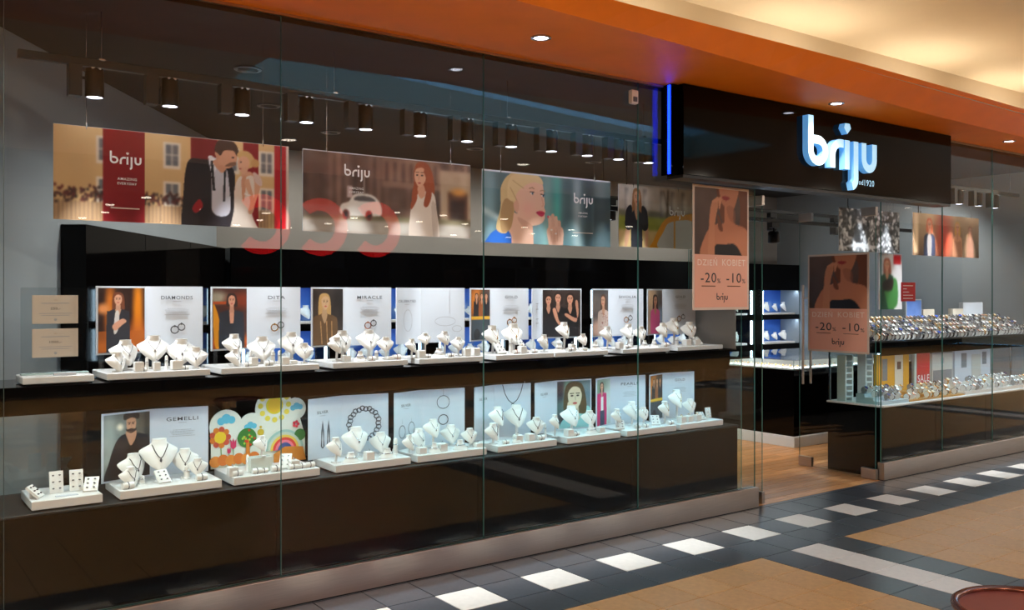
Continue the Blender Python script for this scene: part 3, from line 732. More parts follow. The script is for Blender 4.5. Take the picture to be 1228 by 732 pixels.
# small white card on the cufflink tray and the certificate tray
tag(MB().bevbox(-.05,.05,-.012,.012,0,.004,.001,'white_card').obj('price_card', loc=(.87,.11,.72)), 'blank white card lying on the lower cufflink tray', 'card')
tag(MB().bevbox(-.05,.05,-.012,.012,0,.014,.001,'white_card').obj('price_card', loc=(.87,.16,1.305)), 'white strip on the tray under the price certificates', 'card')

# ---- photo prints for the folded boards
def bg_bokeh(p, base, spots, bl=3):
    p.C[:] = base
    for (x, y, rx, ry, c) in spots: p.ell(x*p.asp, y, rx, ry, c, soft=.5)
    p.noise(10, 6); p.blur(bl)
def photo(key, w, h):
    p = Pic(w, h, max(24,int(w/h*92)), 92); A = p.asp
    if key == 'diamonds':
        bg_bokeh(p, (44,24,18), [(.25,.6,.08,.5,(200,110,30)),(.85,.6,.08,.6,(220,130,30)),(.1,.68,.1,.08,(230,150,90)),(.85,.15,.2,.3,(190,95,30)),(.15,.08,.25,.1,(200,110,50))])
        p.rect(.0,A,0,.33,(176,92,30),.75); woman(p,.42*A,.82,.092,(214,160,130),(112,62,40),(44,44,50),2.2,1.9,True)
        p.poly([(.36*A,.62),(.44*A,.62),(.42*A,.36),(.33*A,.3)],(206,200,196)); p.poly([(.3*A,.42),(.5*A,.52),(.6*A,.48),(.5*A,.42),(.36*A,.34)],(210,152,124))
    elif key == 'dita':
        bg_bokeh(p, (70,36,28), [(.1,.85,.2,.1,(150,140,120)),(.9,.8,.3,.12,(120,50,30)),(.5,.1,.6,.12,(190,90,30))])
        p.rect(0,.5*A,.74,.78,(170,70,26)); p.poly([(0,.7),(.1*A,.65),(.25*A,.3),(.28*A,.05),(.06*A,.05)],(214,140,30))
        woman(p,.55*A,.80,.10,(206,144,116),(50,34,30),(38,40,48),1.0,2.3,True)
        p.poly([(.48*A,.6),(.62*A,.6),(.60*A,.42),(.50*A,.42)],(206,144,116),False)
    elif key == 'miracle':
        bg_bokeh(p, (58,46,40), [(.8,.7,.3,.4,(40,34,32))]); woman(p,.38*A,.76,.13,(196,158,122),(186,146,92),(96,70,46),2.0,2.2,True,.15)
        for q in (.25,.45,.62): p.line([(q*A,.42),(q*A*.9+.05,.02)],.02,(176,136,92))
    elif key in ('gold','gold2'):
        bg_bokeh(p, (120,66,30), [(.3,.75,.2,.25,(220,130,50)),(.8,.8,.2,.2,(60,56,60))])
        for cx, c in ((.28,(40,36,40)),(.55,(150,86,50)),(.8,(36,34,40))): woman(p,cx*A,.86,.055,(216,160,126),(80,50,36),c,2.2,1.7)
        p.rect(0,A,.40,.47,(224,160,40)); p.rect(0,A,0,.40,(66,76,84)); p.poly([(0,.47),(A,.46),(A,.41),(0,.43)],(232,180,60),False); p.ell(.3*A,.1,.1,.12,(30,30,34))
    elif key == 'girls':
        bg_bokeh(p, (36,28,26), [(.5,.9,.5,.2,(50,38,34))])
        for cx, hy, r in ((.15,.78,.10),(.40,.82,.105),(.72,.80,.11)): woman(p,cx*A,hy,r,(196,140,114),(38,26,22),(20,18,20),1.1,1.75,True)
        p.poly([(.26*A,.58),(.34*A,.6),(.42*A,.36),(.52*A,.24),(.46*A,.22),(.34*A,.36)],(196,140,114)); p.poly([(.86*A,.74),(.93*A,.74),(.92*A,.4),(.62*A,.5),(.6*A,.44),(.9*A,.32)],(190,134,108))
    elif key == 'single':
        bg_bokeh(p, (74,70,70), [(.2,.7,.3,.2,(110,100,96)),(.3,.15,.5,.2,(196,160,144))]); woman(p,.68*A,.76,.12,(208,156,128),(86,58,44),(196,172,160),2.2,1.9,True,-.15)
        for q in range(30): p.ell(rng.uniform(.5,1)*A,rng.uniform(.05,.5),.012,.012,(120,60,60))
    elif key == 'style':
        bg_bokeh(p, (196,168,144), [(.85,.7,.2,.4,(96,88,86)),(.9,.4,.15,.2,(150,180,210)),(.2,.8,.2,.2,(222,186,150))]); woman(p,.50*A,.76,.115,(214,156,126),(66,42,34),(224,96,150),2.9,1.8,True,.1)
    elif key == 'gemelli':
        bg_bokeh(p, (120,128,124), [(.1,.6,.1,.6,(150,160,156)),(.85,.7,.15,.5,(96,90,80)),(.35,.8,.05,.05,(240,230,210)),(.95,.5,.06,.5,(60,56,52))])
        p.poly([(.30*A,.62),(.55*A,.70),(.85*A,.66),(1.0*A,.55),(1.05*A,-.1),(.05*A,-.1),(.12*A,.3)],(40,38,42))
        p.poly([(.48*A,.72),(.70*A,.72),(.66*A,.56),(.58*A,.50),(.52*A,.58)],(188,138,110)); p.poly([(.5*A,.58),(.58*A,.49),(.7*A,.58),(.72*A,.3),(.5*A,.3)],(30,28,30))
        woman_head(p,.59*A,.82,.115,(196,146,118),(40,30,26)); p.poly([(.44*A,.90),(.45*A,1.0),(.74*A,1.0),(.75*A,.90),(.6*A,.93)],(52,44,40))
        p.poly([(.47*A,.76),(.50*A,.72),(.59*A,.69),(.68*A,.72),(.71*A,.76),(.66*A,.755),(.59*A,.765),(.52*A,.755)],(70,50,42))
    elif key == 'pearlgirl':
        bg_bokeh(p, (86,110,112), [(.1,.8,.15,.2,(60,52,60)),(.3,.7,.08,.4,(120,160,140)),(.9,.6,.2,.4,(110,130,140)),(.3,.2,.3,.1,(60,60,66))]); p.poly([(.45*A,.4),(.7*A,.44),(1.0*A,.4),(1.05*A,-.1),(.3*A,-.1)],(150,206,204))
        woman(p,.52*A,.66,.26,(222,204,176),(84,70,50),(150,200,200),1.3,1.5,False,.02); p.poly([(.30*A,.5),(.36*A,.55),(.42*A,.38),(.52*A,.3),(.44*A,.1),(.34*A,.2)],(216,196,168))
    elif key == 'pearls':
        bg_bokeh(p, (170,184,176), [(.2,.8,.3,.2,(120,140,120)),(.8,.4,.2,.4,(200,210,206))]); p.poly([(.15*A,.4),(.5*A,.42),(.6*A,-.05),(.1*A,-.05)],(50,70,90))
        woman(p,.35*A,.84,.08,(214,164,136),(80,54,40),(206,40,104),1.6,2.4,True); p.rect(.28*A,.46*A,.30,.62,(236,232,228)); p.rect(.22*A,.55*A,0,.32,(48,66,88))
    return p
def woman_head(p, cx, hy, r, skin, hair):
    p.poly([(cx-.68*r,hy+.25*r),(cx-.5*r,hy+.9*r),(cx+.5*r,hy+.9*r),(cx+.68*r,hy+.25*r),(cx+.58*r,hy-.5*r),(cx+.2*r,hy-1.0*r),(cx-.2*r,hy-1.0*r),(cx-.58*r,hy-.5*r)], skin)
    for sg_ in (-1,1):
        p.ell(cx+sg_*.28*r,hy+.12*r,.13*r,.07*r,(50,40,36)); p.line([(cx+sg_*.12*r,hy+.3*r),(cx+sg_*.48*r,hy+.32*r)],.09*r,hair)
    p.line([(cx,hy+.1*r),(cx+.03*r,hy-.25*r)],.09*r,shade(skin,.82)); p.ell(cx,hy-.55*r,.22*r,.07*r,(160,84,80))

UB = {'diamonds':(1.053,1.321,1.615),'dita':(1.652,1.888,2.195),'miracle':(2.251,2.497,2.808),'celeb':(2.828,3.05,3.366),'gold':(3.39,3.606,3.905),'girls':(3.915,4.053,4.397),'single':(4.477,4.702,5.03),'style':(5.045,5.28,5.62)}
LB = {'gemelli':(1.067,1.332,1.627),'silver':(2.206,2.451,2.755),'silver2':(2.78,3.017,3.327),'cord':(3.387,3.596,3.88),'pearlgirl':(3.895,4.139,4.442),'pearls':(4.463,4.669,4.995),'gold2':(5.01,5.223,5.54)}
TITLE = {'diamonds':'DIAMONDS','dita':'DITA','miracle':'MIRACLE','celeb':'CELEBRITIES','gold':'GOLD','single':'SIVOLIA','style':'GOLD','gemelli':'GEMELLI','silver':'SILVER','silver2':'SILVER','cord':'SILVER','pearlgirl':'SILVER','pearls':'PEARLS','gold2':'GOLD'}
BLAB = {'diamonds':'folded white DIAMONDS board with photo of a woman in a leather jacket','dita':'folded white DITA board with photo of a dark-clad woman in a yellow car','miracle':'folded white MIRACLE board with photo of a blonde woman','celeb':'folded white CELEBRITIES board with drawn bracelets',
 'gold':'folded white GOLD board with photo of a group above a yellow car','girls':'folded white board with photo of three women in black','single':'folded white SIVOLIA board with photo of a woman in pale blouse','style':'folded white GOLD board with photo of a woman in pink',
 'gemelli':'folded white GEMELLI board with photo of a man in a dark jacket and cap','silver':'folded pale SILVER board with a large printed bracelet','silver2':'folded pale SILVER board with printed hoop earrings and pendant','cord':'folded pale board with printed black cord necklace',
 'pearlgirl':'folded pale SILVER board with photo of a dark-haired woman resting her chin','pearls':'folded pale PEARLS board with photo of a woman in a pink jacket','gold2':'folded pale GOLD board on the lower shelf with yellow photo strip'}
BH = .362
def body_text(parent, loc, w, rz, n=4):
    mb = MB()
    for i in range(n):
        ww = w*(.7+.3*((i*37) % 10)/10); x = -ww/2
        while x < ww/2:
            l = random.uniform(.006,.016); l = min(l, ww/2-x); mb.box(x,x+l,-.0004,0,-i*.0085,-i*.0085+.003,'ink_grey'); x += l+.003
    return mb.obj('text_lines', parent, loc=loc, rot=(0,0,rz))
def board(key, xs3, z0, y0, legs):
    xa, xb, xc = xs3; ya, yb, yc = y0+.30, y0+.37, y0+.33
    t = thing('folded_display_board', BLAB[key], 'display board', (xa, ya, z0), 0, 'folded boards behind the jewellery trays')
    A = (0,0); B = (xb-xa, yb-ya); C = (xc-xa, yc-ya)
    def seg(P, Q): 
        L = math.hypot(Q[0]-P[0], Q[1]-P[1]); return L, math.atan2(Q[1]-P[1], Q[0]-P[0])
    def at(P, rz, s_, z, off=.0045): 
        return (P[0]+s_*math.cos(rz)+off*math.sin(rz), P[1]+s_*math.sin(rz)-off*math.cos(rz), z)
    L1, r1 = seg(A, B); L2, r2 = seg(B, C)
    for P, L, r in ((A,L1,r1),(B,L2,r2)):
        MB().bevbox(0,L,-.003,.003,0,BH,.001,'white_card').obj('panel', t, loc=(P[0],P[1],0), rot=(0,0,r))
    if legs:
        for P, r, s_ in ((A,r1,.03),(B,r2,L2-.03)):
            q = at(P,r,s_,0,0); MB().box(-.012,.012,-.002,.004,-legs,.03,'acrylic').obj('acrylic_leg', t, loc=q, rot=(0,0,r))
    m_ = .010
    ph = {'girls':2}.get(key, 1) if key not in ('celeb','silver','silver2','cord') else 0
    if key == 'pearlgirl': ph = 2
    if ph:
        P, L, r = (A,L1,r1) if ph == 1 else (B,L2,r2)
        pp = photo(key, L-2*m_, (BH-2*m_))
        link('photo_print', pp.mesh('photo_print'), t, at(P,r,m_,m_), (0,0,r))
    # lettering
    tp, tL, tr_ = (B,L2,r2) if ph in (1,) else (A,L1,r1)
    if key == 'celeb': tp, tL, tr_ = A, L1, r1
    tt = TITLE.get(key); tw = {'GOLD':.10,'DITA':.10,'SILVER':.085}.get(tt,.165)
    tw = min(tw, tL*.7); big = ph == 1
    zt = BH*(.83 if big else .76)
    if tt:
        text('title', tt, t, at(tp,tr_,tL*(.54 if big else .42),zt), tw, 'ink', .020 if big else .017, tr_)
        MB().box(-.022,.022,-.0004,0,0,.003,'ink_grey').obj('subtitle', t, loc=at(tp,tr_,tL*(.54 if big else .42),zt-.022), rot=(0,0,tr_))
    if big: body_text(t, at(tp,tr_,tL*.54,BH*.66), .14, tr_, 5)
    # printed jewellery
    def ringpic(P, r, s_, z, R, mm, thick=.004, n=1):
        mb = MB(); mb.torus((0,0,0), R, thick*.35, 18, 4, mm, 'y'); mb.v = [(x,y*.1,z_) for x,y,z_ in mb.v]
        mb.lathe([(0,-.008),(.008,0),(0,.008)],6,mm,1,.08,(0,0,R)); mb.obj('jewel_print', t, loc=at(P,r,s_,z), rot=(0,0,r))
    if key in ('diamonds','dita','miracle','gold','style','single'):
        mm = {'dita':'gold','gold':'gold','style':'gold','single':'gold','miracle':'rose_gold'}.get(key,'dark_silver')
        ringpic(B,r2,L2*.50,BH*.34,.020,mm,.009); ringpic(B,r2,L2*.62,BH*.38,.018,'dark_silver' if key != 'gold' else mm,.008)
    def outline(P, r, pts, th, mm='ink_grey', closed=False):
        mb = MB().tube([(x,0,z) for x,z in pts], th, 4, mm, closed); mb.v = [(x,y*.1,z) for x,y,z in mb.v]; mb.obj('jewel_print', t, loc=at(P,r,0,0), rot=(0,0,r))
    el = lambda cx, cz, rx, rz_, n=22: [(cx+rx*math.cos(2*PI*i/n), cz+rz_*math.sin(2*PI*i/n)) for i in range(n)]
    if key == 'celeb':
        outline(A,r1,el(L1*.45,.15,.04,.07),.0016,'ink_grey',True); outline(B,r2,el(L2*.55,.14,.075,.03),.0016,'ink_grey',True)
        outline(B,r2,[(L2*.65,.35),(L2*.65,.19)],.0014); outline(B,r2,el(L2*.82,.09,.035,.02),.0016,'ink_grey',True)
    if key == 'silver':
        for s_ in (.42,.60): outline(A,r1,[(L1*s_,.22),(L1*s_-.006,.16),(L1*s_-.010,.07),(L1*s_,.06),(L1*s_+.010,.07),(L1*s_+.006,.16)],.0045,'dark_silver',True)
        for q in range(26):
            a_ = 2*PI*q/26; rr = .092+.006*(q % 2)
            outline(B,r2,el(L2*.48+rr*math.cos(a_),.18+rr*math.sin(a_),.016,.014,8),.0035,'dark_silver',True)
    if key == 'silver2':
        for s_ in (.28,.62):
            outline(A,r1,el(L1*s_,.11 if s_<.5 else .125,.028,.04),.0022,'dark_silver',True); outline(A,r1,[(L1*s_,.16),(L1*s_,.19)],.0012)
        outline(B,r2,el(L2*.5,.275,.045,.042),.0022,'dark_silver',True); outline(B,r2,[(L2*.5,.318),(L2*.5,.36)],.0014); outline(B,r2,el(L2*.5,.16,.035,.032),.003,'dark_silver',True)
    if key == 'cord':
        outline(B,r2,[(L2*.22,.36),(L2*.28,.30),(L2*.38,.25),(L2*.50,.225),(L2*.62,.25),(L2*.72,.30),(L2*.78,.36)],.0028,'black_leather'); outline(B,r2,el(L2*.5,.22,.008,.008,8),.003,'black_leather',True)
    if key == 'girls':
        for z_ in (.25,.21,.14,.11): MB().box(-.02,.02,-.0004,0,0,.006,'ink_grey').obj('text_lines', t, loc=at(A,r1,L1*.5,z_), rot=(0,0,r1))
    return t
for k, v3 in UB.items(): board(k, v3, 1.385, .06, .0795)
for k, v3 in LB.items(): board(k, v3, .721, .0, 0)

# ---- children's cut-out scene behind the rainbow tray (x 1.64..2.2)
t = thing('rainbow_cutout', 'colourful cut-out panel with sun, clouds, flowers, tree and rainbow', 'display panel', (1.655,.37,.72))
def disc(cx, cz, r, n=24, rz=None): return [(cx+r*math.cos(2*PI*i/n), cz+(rz or r)*math.sin(2*PI*i/n)) for i in range(n)]
CUTN = [0]
def cut(name, poly, col, y0, y1=None, parent=t):
    mname = 'cut_%d_%d_%d' % col; mat(mname, col, .5); CUTN[0] += 1; y0 = y0+CUTN[0]*.00004
    return MB().prism(poly, -y0-.0012, -(y1 if y1 is not None else y0)+ .0, mname).obj(name, parent)
sil = [(0,0),(.55,0),(.545,.17),(.53,.25),(.50,.25)]
WH = (232,236,226)
cut('back_panel', [(.0,.0),(.56,.0),(.56,.14),(.52,.28),(.46,.30),(.16,.26),(.0,.24)], WH, .002, -.004)
for nm, (cx, cz, r) in {'cloud_panel':(.085,.235,.095),'cloud_panel.b':(.235,.225,.075),'sun_panel':(.37,.315,.115),'cloud_panel.c':(.50,.305,.065)}.items():
    cut('back_panel', disc(cx,cz,r), WH, .003, -.004)
cut('sun', disc(.37,.335,.052), (228,208,40), .006); cut('sun_core', disc(.37,.335,.040), (236,190,50), .0075)
for k in range(12):
    a_ = 2*PI*k/12; cut('sun_ray', disc(.37+.085*math.cos(a_),.335+.085*math.sin(a_),.016,12), (232,214,80), .006)
for cx, cz, s_ in ((.085,.27,1.),(.225,.225,.72),(.505,.315,.75)):
    for dx, dz, r in ((-.03,-.005,.022),(0,.008,.028),(.03,.0,.022)): cut('cloud', disc(cx+dx*s_,cz+dz*s_,r*s_,16), (96,186,214), .006)
for k in range(9):
    a_ = 2*PI*k/9; cut('petal', disc(.05+.045*math.cos(a_),.175+.045*math.sin(a_),.017,12), (214,120,40) if k % 2 else (196,80,60), .006)
cut('flower_core', disc(.05,.175,.033), (234,196,50), .0075)
cut('stem', [(.055,.04),(.061,.04),(.056,.135),(.051,.135)], (120,150,70), .005)
for cx, cz in ((.125,.13),(.10,.095)):
    s_ = 1. if cx > .11 else .6
    cut('tulip', [(cx-.018*s_,cz+.03*s_),(cx-.016*s_,cz-.015*s_),(cx,cz-.03*s_),(cx+.016*s_,cz-.015*s_),(cx+.018*s_,cz+.03*s_),(cx+.006*s_,cz+.012*s_),(cx,cz+.036*s_),(cx-.006*s_,cz+.012*s_)], (206,56,96), .006)
    cut('stem', [(cx-.002,.04),(cx+.002,.04),(cx+.002,cz-.02*s_),(cx-.002,cz-.02*s_)], (90,140,70), .0055)
cut('tree_crown', disc(.205,.16,.056), (60,120,50), .006)
cut('tree_trunk', [(.195,.04),(.225,.04),(.215,.15),(.20,.15)], (206,120,40), .0075)
for q in range(14): 
    a_, r_ = random.uniform(0,6.28), random.uniform(.01,.046); cut('fruit', disc(.205+r_*math.cos(a_),.16+r_*math.sin(a_),.007,8), (206,60,40) if q % 2 else (160,200,70), .0082)
for q in range(6): cut('bush', disc(.02+q*.045,.04+.006*(q%2),.032,16), (206,110,40) if q % 2 else (216,130,50), .009)
cut('bird', disc(.285,.185,.020), (206,176,50), .006); cut('bird', disc(.285,.215,.008,10), (206,176,50), .006)
for k, col in enumerate(((160,196,190),(196,210,196),(228,196,90),(214,60,50),(228,120,140),(60,80,140))):
    r_ = .118-k*.015; cut('rainbow_band', [(.43+r_*math.cos(a_), .07+r_*math.sin(a_)) for a_ in np.linspace(0,PI,20)], col, .006+k*.0012)
cut('hill', [(.36,.0),(.36,.05),(.43,.09),(.54,.08),(.56,.0)], (196,120,40), .0145)
cut('bush', disc(.525,.15,.035), (60,120,60), .006)
for q in range(5):
    a_ = 2*PI*q/5; cut('petal', disc(.50+.014*math.cos(a_),.215+.014*math.sin(a_),.009,10), (206,50,70), .0072)

# ---- price certificates on an acrylic stand
t = thing('certificate_stand', 'clear acrylic sheet holding two price certificates beside the grey wall', 'card stand', (.69,.26,1.305))
MB().box(0,.305,-.003,.003,0,.432,'acrylic').obj('acrylic_sheet', t); MB().bevbox(0,.305,-.02,.03,0,.008,.001,'acrylic_edge').obj('foot', t)
mat('beige_card', (206,196,184), .5)
for z_, n_ in ((.252,'250,-'),(.085,'1000,-')):
    c_ = MB().bevbox(.05,.258,-.006,-.003,z_,z_+.142,.0006,'beige_card').obj('certificate', t)
    text('lettering', n_, c_, (.154,-.0066,z_+.075), .045 if len(n_)<6 else .055, 'ink', .014)
    MB().lathe([(.0,-.001),(.010,0),(0,.001)],10,'gold',1,.1,(.154,-.0066,z_+.118)).obj('emblem', c_)
    MB().box(.09,.218,-.0066,-.006,z_+.100,z_+.104,'ink_grey').box(.08,.228,-.0066,-.006,z_+.050,z_+.053,'ink_grey').box(.09,.218,-.0066,-.006,z_+.040,z_+.043,'ink_grey').obj('text_lines', c_)
    MB().cyl((.154,-.0062,z_+.02),.007,.0006,10,'ink_grey',axis='y').obj('seal_mark', c_)

# ---- grey end panel on the upper shelf beside the door
t = thing('end_panel', 'plain pale grey panel closing the upper shelf beside the door', 'panel', (5.70,.04,1.265))
MB().bevbox(0,.008,0,.44,0,.48,.001,'shop_wall').obj('panel', t); MB().bevbox(-.01,.018,0,.44,-.0,.01,.001,'silver').obj('foot', t)

# ---- lighting track, spotlights and hanging posters
t = thing('lighting_track', 'black lighting track hung on thin rods behind the left window', 'lighting track', (0,.36,2.885))
MB().bevbox(.69,5.35,-.018,.018,0,.042,.003,'black_metal').obj('rail', t)
for x in (1.08,2.4,3.7,5.0):
    MB().cyl((x,0,.04),.003,.26,6,'dark_silver').obj('rod', t); MB().bevbox(x-.015,x+.015,-.022,.022,.036,.05,.002,'silver').obj('clip', t)
def make_spot():
    t = thing('track_spotlight', 'black cylindrical spotlight lit on the track behind the left window', 'spotlight', (0,0,0), 0, 'spotlights on the left window track')
    MB().bevbox(-.125,-.062,-.02,.045,.0,.165,.003,'black_metal').obj('driver_box', t)
    MB().cyl((-.066,.01,.10),.008,.03,8,'black_metal',axis='x').obj('arm', t)
    MB().lathe([(.038,.02),(.042,.0),(.046,.002),(.046,.145),(.042,.150),(0,.150)],20,'black_metal',cap=False).obj('housing', t, True)
    MB().cyl((0,0,.008),.040,.004,18,'lamp_lens').obj('lens', t)
    MB().torus((0,0,.004),.042,.003,20,6,'silver').obj('bezel', t, True)
    for sx in (-.015,.015): MB().bevbox(sx-.008,sx+.008,-.044,-.036,.140,.1515,.001,'silver').obj('screw', t)
    lamp('spot_light','SPOT',(0,0,.006),P_SPOT,(.90,.95,1),t,(rad(-2),0,0),spot_size=rad(46),spot_blend=.7,shadow_soft_size=.03)
    return t
sp0 = make_spot()
for i, x in enumerate((1.055,1.44,1.845,2.24,2.635,3.03,3.395,3.765,4.125,4.465,4.78,5.10)):
    o = sp0 if i == 0 else copy_tree(sp0)
    o.location = (x*.986,.33,2.722)
# ---- the hanging posters of the left window
def poster_thing(name, label, x0, x1, z0, z1, pic, y=.50, wires=True):
    t = thing(name, label, 'poster', (x0,y,z0), 0, 'hanging posters in the shop window')
    MB().box(0,x1-x0,0,.006,0,z1-z0,'white_card').obj('backing', t)
    link('poster_print', pic.mesh('poster_print'), t, (0,-.001,0))
    if wires:
        for x in (.16,x1-x0-.16):
            MB().cyl((x,.003,z1-z0),.0012,3.2-z1,5,'silver').obj('wire', t); MB().cyl((x,.003,z1-z0-.015),.005,.035,8,'silver').obj('clip', t)
    return t
def pic1():
    p = Pic(1.292,.50,230,92,(206,170,118)); A = p.asp
    p.grad((196,160,112),(222,186,132)); 
    RED = (136,22,30)
    for x0 in (.155,.425,.685,.85): # windows
        for y0 in (.62,.18):
            p.rect((x0+.005)*A,(x0+.08)*A,y0,y0+.30,(226,214,196)); p.rect((x0+.017)*A,(x0+.068)*A,y0+.04,y0+.27,(110,112,116))
            p.rect((x0+.040)*A,(x0+.045)*A,y0+.04,y0+.27,(226,214,196)); p.rect((x0+.017)*A,(x0+.068)*A,y0+.15,y0+.165,(226,214,196))
    p.rect(0,.9*A,0,.2,(176,140,104)); 
    for k in range(60): p.rect((k*.016)*A,(k*.016+.005)*A,0,.22,(120,96,76))
    for k in range(260): p.ell(rng.uniform(0,.55)*A,rng.normal(.28,.035),.013,.02,(70+rng.uniform(-20,30),44,40))
    p.blur(1)
    p.rect(.188*A,.355*A,0,1,RED); p.rect(.548*A,.665*A,0,1,(120,20,28)); p.rect(.782*A,.855*A,0,1,RED); p.rect(.93*A,.988*A,0,1,(168,16,30)); p.rect(.988*A,A,0,1,(210,190,180))
    p.grad((90,10,18),(150,40,40),True,.188*A,.355*A,a=.35)
    # man in dark suit
    p.poly([(.535*A,.72),(.60*A,.76),(.66*A,.75),(.72*A,.72),(.745*A,.60),(.74*A,.3),(.735*A,-.1),(.525*A,-.1),(.515*A,.3)],(34,28,32))
    p.poly([(.585*A,.30),(.555*A,.20),(.57*A,.14),(.60*A,.22)],(150,20,30))
    p.poly([(.635*A,.76),(.665*A,.78),(.70*A,.70),(.715*A,.55),(.72*A,.16),(.645*A,.16),(.64*A,.5)],(196,196,208)); p.poly([(.625*A,.80),(.655*A,.78),(.66*A,.66),(.64*A,.62)],(226,226,232))
    p.line([(.64*A,.74),(.65*A,.42)],.03,(28,26,30)); p.line([(.70*A,.70),(.695*A,.30)],.025,(34,30,34))
    p.poly([(.645*A,.74),(.68*A,.78),(.71*A,.72),(.685*A,.62)],(206,150,120))
    p.poly([(.655*A,.86),(.675*A,.92),(.735*A,.90),(.755*A,.82),(.745*A,.74),(.715*A,.68),(.68*A,.72),(.662*A,.78)],(208,154,124)); p.poly([(.70*A,.70),(.745*A,.72),(.748*A,.76),(.72*A,.745)],(120,84,66))
    p.poly([(.652*A,.88),(.665*A,.98),(.70*A,1.02),(.745*A,.98),(.762*A,.88),(.755*A,.83),(.735*A,.89),(.695*A,.88),(.68*A,.82),(.668*A,.84)],(58,40,32)); p.ell(.735*A,.81,.014,.012,(60,44,40)); p.ell(.665*A,.80,.016,.03,(196,140,112))
    # woman in white lace dress
    p.poly([(.755*A,.84),(.775*A,.90),(.81*A,.89),(.835*A,.82),(.84*A,.76),(.815*A,.70),(.79*A,.72)],(206,168,110)); p.ell(.838*A,.765,.05,.05,(196,152,96))
    p.poly([(.778*A,.64),(.815*A,.66),(.85*A,.58),(.862*A,.48),(.84*A,.30),(.82*A,.18),(.80*A,.3),(.77*A,.5)],(214,162,132))
    p.poly([(.755*A,.55),(.775*A,.60),(.79*A,.52),(.80*A,.60),(.83*A,.60),(.835*A,.40),(.825*A,.15),(.86*A,-.1),(.73*A,-.1),(.74*A,.2),(.742*A,.42)],(226,212,200))
    p.poly([(.775*A,.56),(.795*A,.60),(.79*A,.36),(.78*A,.32)],(206,150,120)); p.poly([(.83*A,.66),(.865*A,.60),(.87*A,.50),(.84*A,.54)],(216,190,180))
    p.poly([(.762*A,.80),(.785*A,.84),(.81*A,.80),(.808*A,.70),(.785*A,.62),(.768*A,.66),(.758*A,.72)],(220,168,138)); p.ell(.772*A,.765,.012,.008,(70,50,44)); p.ell(.768*A,.685,.014,.008,(170,70,70))
    p.poly([(.795*A,.52),(.81*A,.56),(.835*A,.30),(.825*A,.17),(.805*A,.18),(.815*A,.32)],(212,160,130)); p.poly([(.79*A,.54),(.81*A,.57),(.815*A,.44),(.80*A,.44)],(216,166,136)); p.line([(.79*A,.395),(.815*A,.38)],.016,(236,232,230))
    return p
def pic2():
    p = Pic(1.23,.50,220,92,(96,72,62)); A = p.asp
    for k in range(22): p.rect(k/22*A,(k/22+.025)*A,.25,1,tuple(np.array((120,92,80))*rng.uniform(.6,1.15)))
    p.rect(.80*A,A,.1,.9,(176,150,126)); p.rect(.85*A,.98*A,.12,.62,(90,60,46)); p.rect(.87*A,.96*A,.2,.5,(56,40,36)); p.ell(.92*A,.62,.12,.05,(206,140,70),soft=.5); p.rect(.44*A,.80*A,.62,1,(140,108,92))
    for k in range(7): p.rect((.46+k*.05)*A,(.48+k*.05)*A,.7,.95,(96,70,62))
    p.rect(0,A,0,.2,(176,166,156)); p.rect(.0,A,.17,.24,(120,110,84)); p.rect(0,.2*A,.2,.34,(116,100,94)); p.noise(14,9); p.blur(5)
    p.poly([(.20*A,.26),(.21*A,.36),(.25*A,.40),(.285*A,.50),(.38*A,.50),(.43*A,.40),(.44*A,.26),(.40*A,.23),(.24*A,.22)],(226,220,214)); p.poly([(.285*A,.42),(.30*A,.475),(.37*A,.475),(.40*A,.42)],(90,84,84))
    for x in (.235,.365): p.ell(x*A,.235,.05,.065,(110,60,56)); p.ell(x*A,.235,.025,.035,(60,50,50))
    p.rect(.24*A,.27*A,.45,.60,(206,180,176)); p.line([(.338*A,.5),(.338*A,.75)],.015,(176,160,150)); p.blur(1)
    # woman in white blouse, long red-brown hair
    H_ = (150,74,44)
    p.poly([(.635*A,.86),(.66*A,.98),(.72*A,.97),(.755*A,.80),(.76*A,.55),(.70*A,.42),(.69*A,.55),(.64*A,.48),(.625*A,.40),(.622*A,.55),(.635*A,.7)],H_)
    p.poly([(.645*A,.53),(.70*A,.60),(.755*A,.58),(.775*A,.40),(.785*A,-.1),(.615*A,-.1),(.612*A,.30),(.625*A,.42)],(214,198,186)); p.poly([(.745*A,.45),(.775*A,.40),(.785*A,.0),(.755*A,.0)],(190,172,160))
    p.poly([(.662*A,.70),(.695*A,.68),(.705*A,.56),(.68*A,.50),(.66*A,.56)],(206,150,122))
    p.poly([(.638*A,.82),(.645*A,.90),(.685*A,.92),(.708*A,.84),(.705*A,.74),(.68*A,.66),(.658*A,.67),(.642*A,.74)],(214,160,130))
    for x in (.655,.685): p.ell(x*A,.81,.018,.012,(60,44,40)); p.line([(x*A-.02,.85),(x*A+.025,.85)],.010,(96,54,38))
    p.ell(.668*A,.705,.022,.011,(170,76,72)); p.line([(.668*A,.80),(.662*A,.75)],.008,(180,124,100))
    p.poly([(.695*A,.88),(.74*A,.82),(.745*A,.55),(.72*A,.40),(.695*A,.42),(.71*A,.6),(.712*A,.75)],H_); p.poly([(.637*A,.82),(.645*A,.93),(.69*A,.95),(.712*A,.84),(.69*A,.91),(.65*A,.89)],H_); p.poly([(.635*A,.72),(.645*A,.66),(.655*A,.50),(.62*A,.35),(.615*A,.42),(.635*A,.56)],H_)
    return p
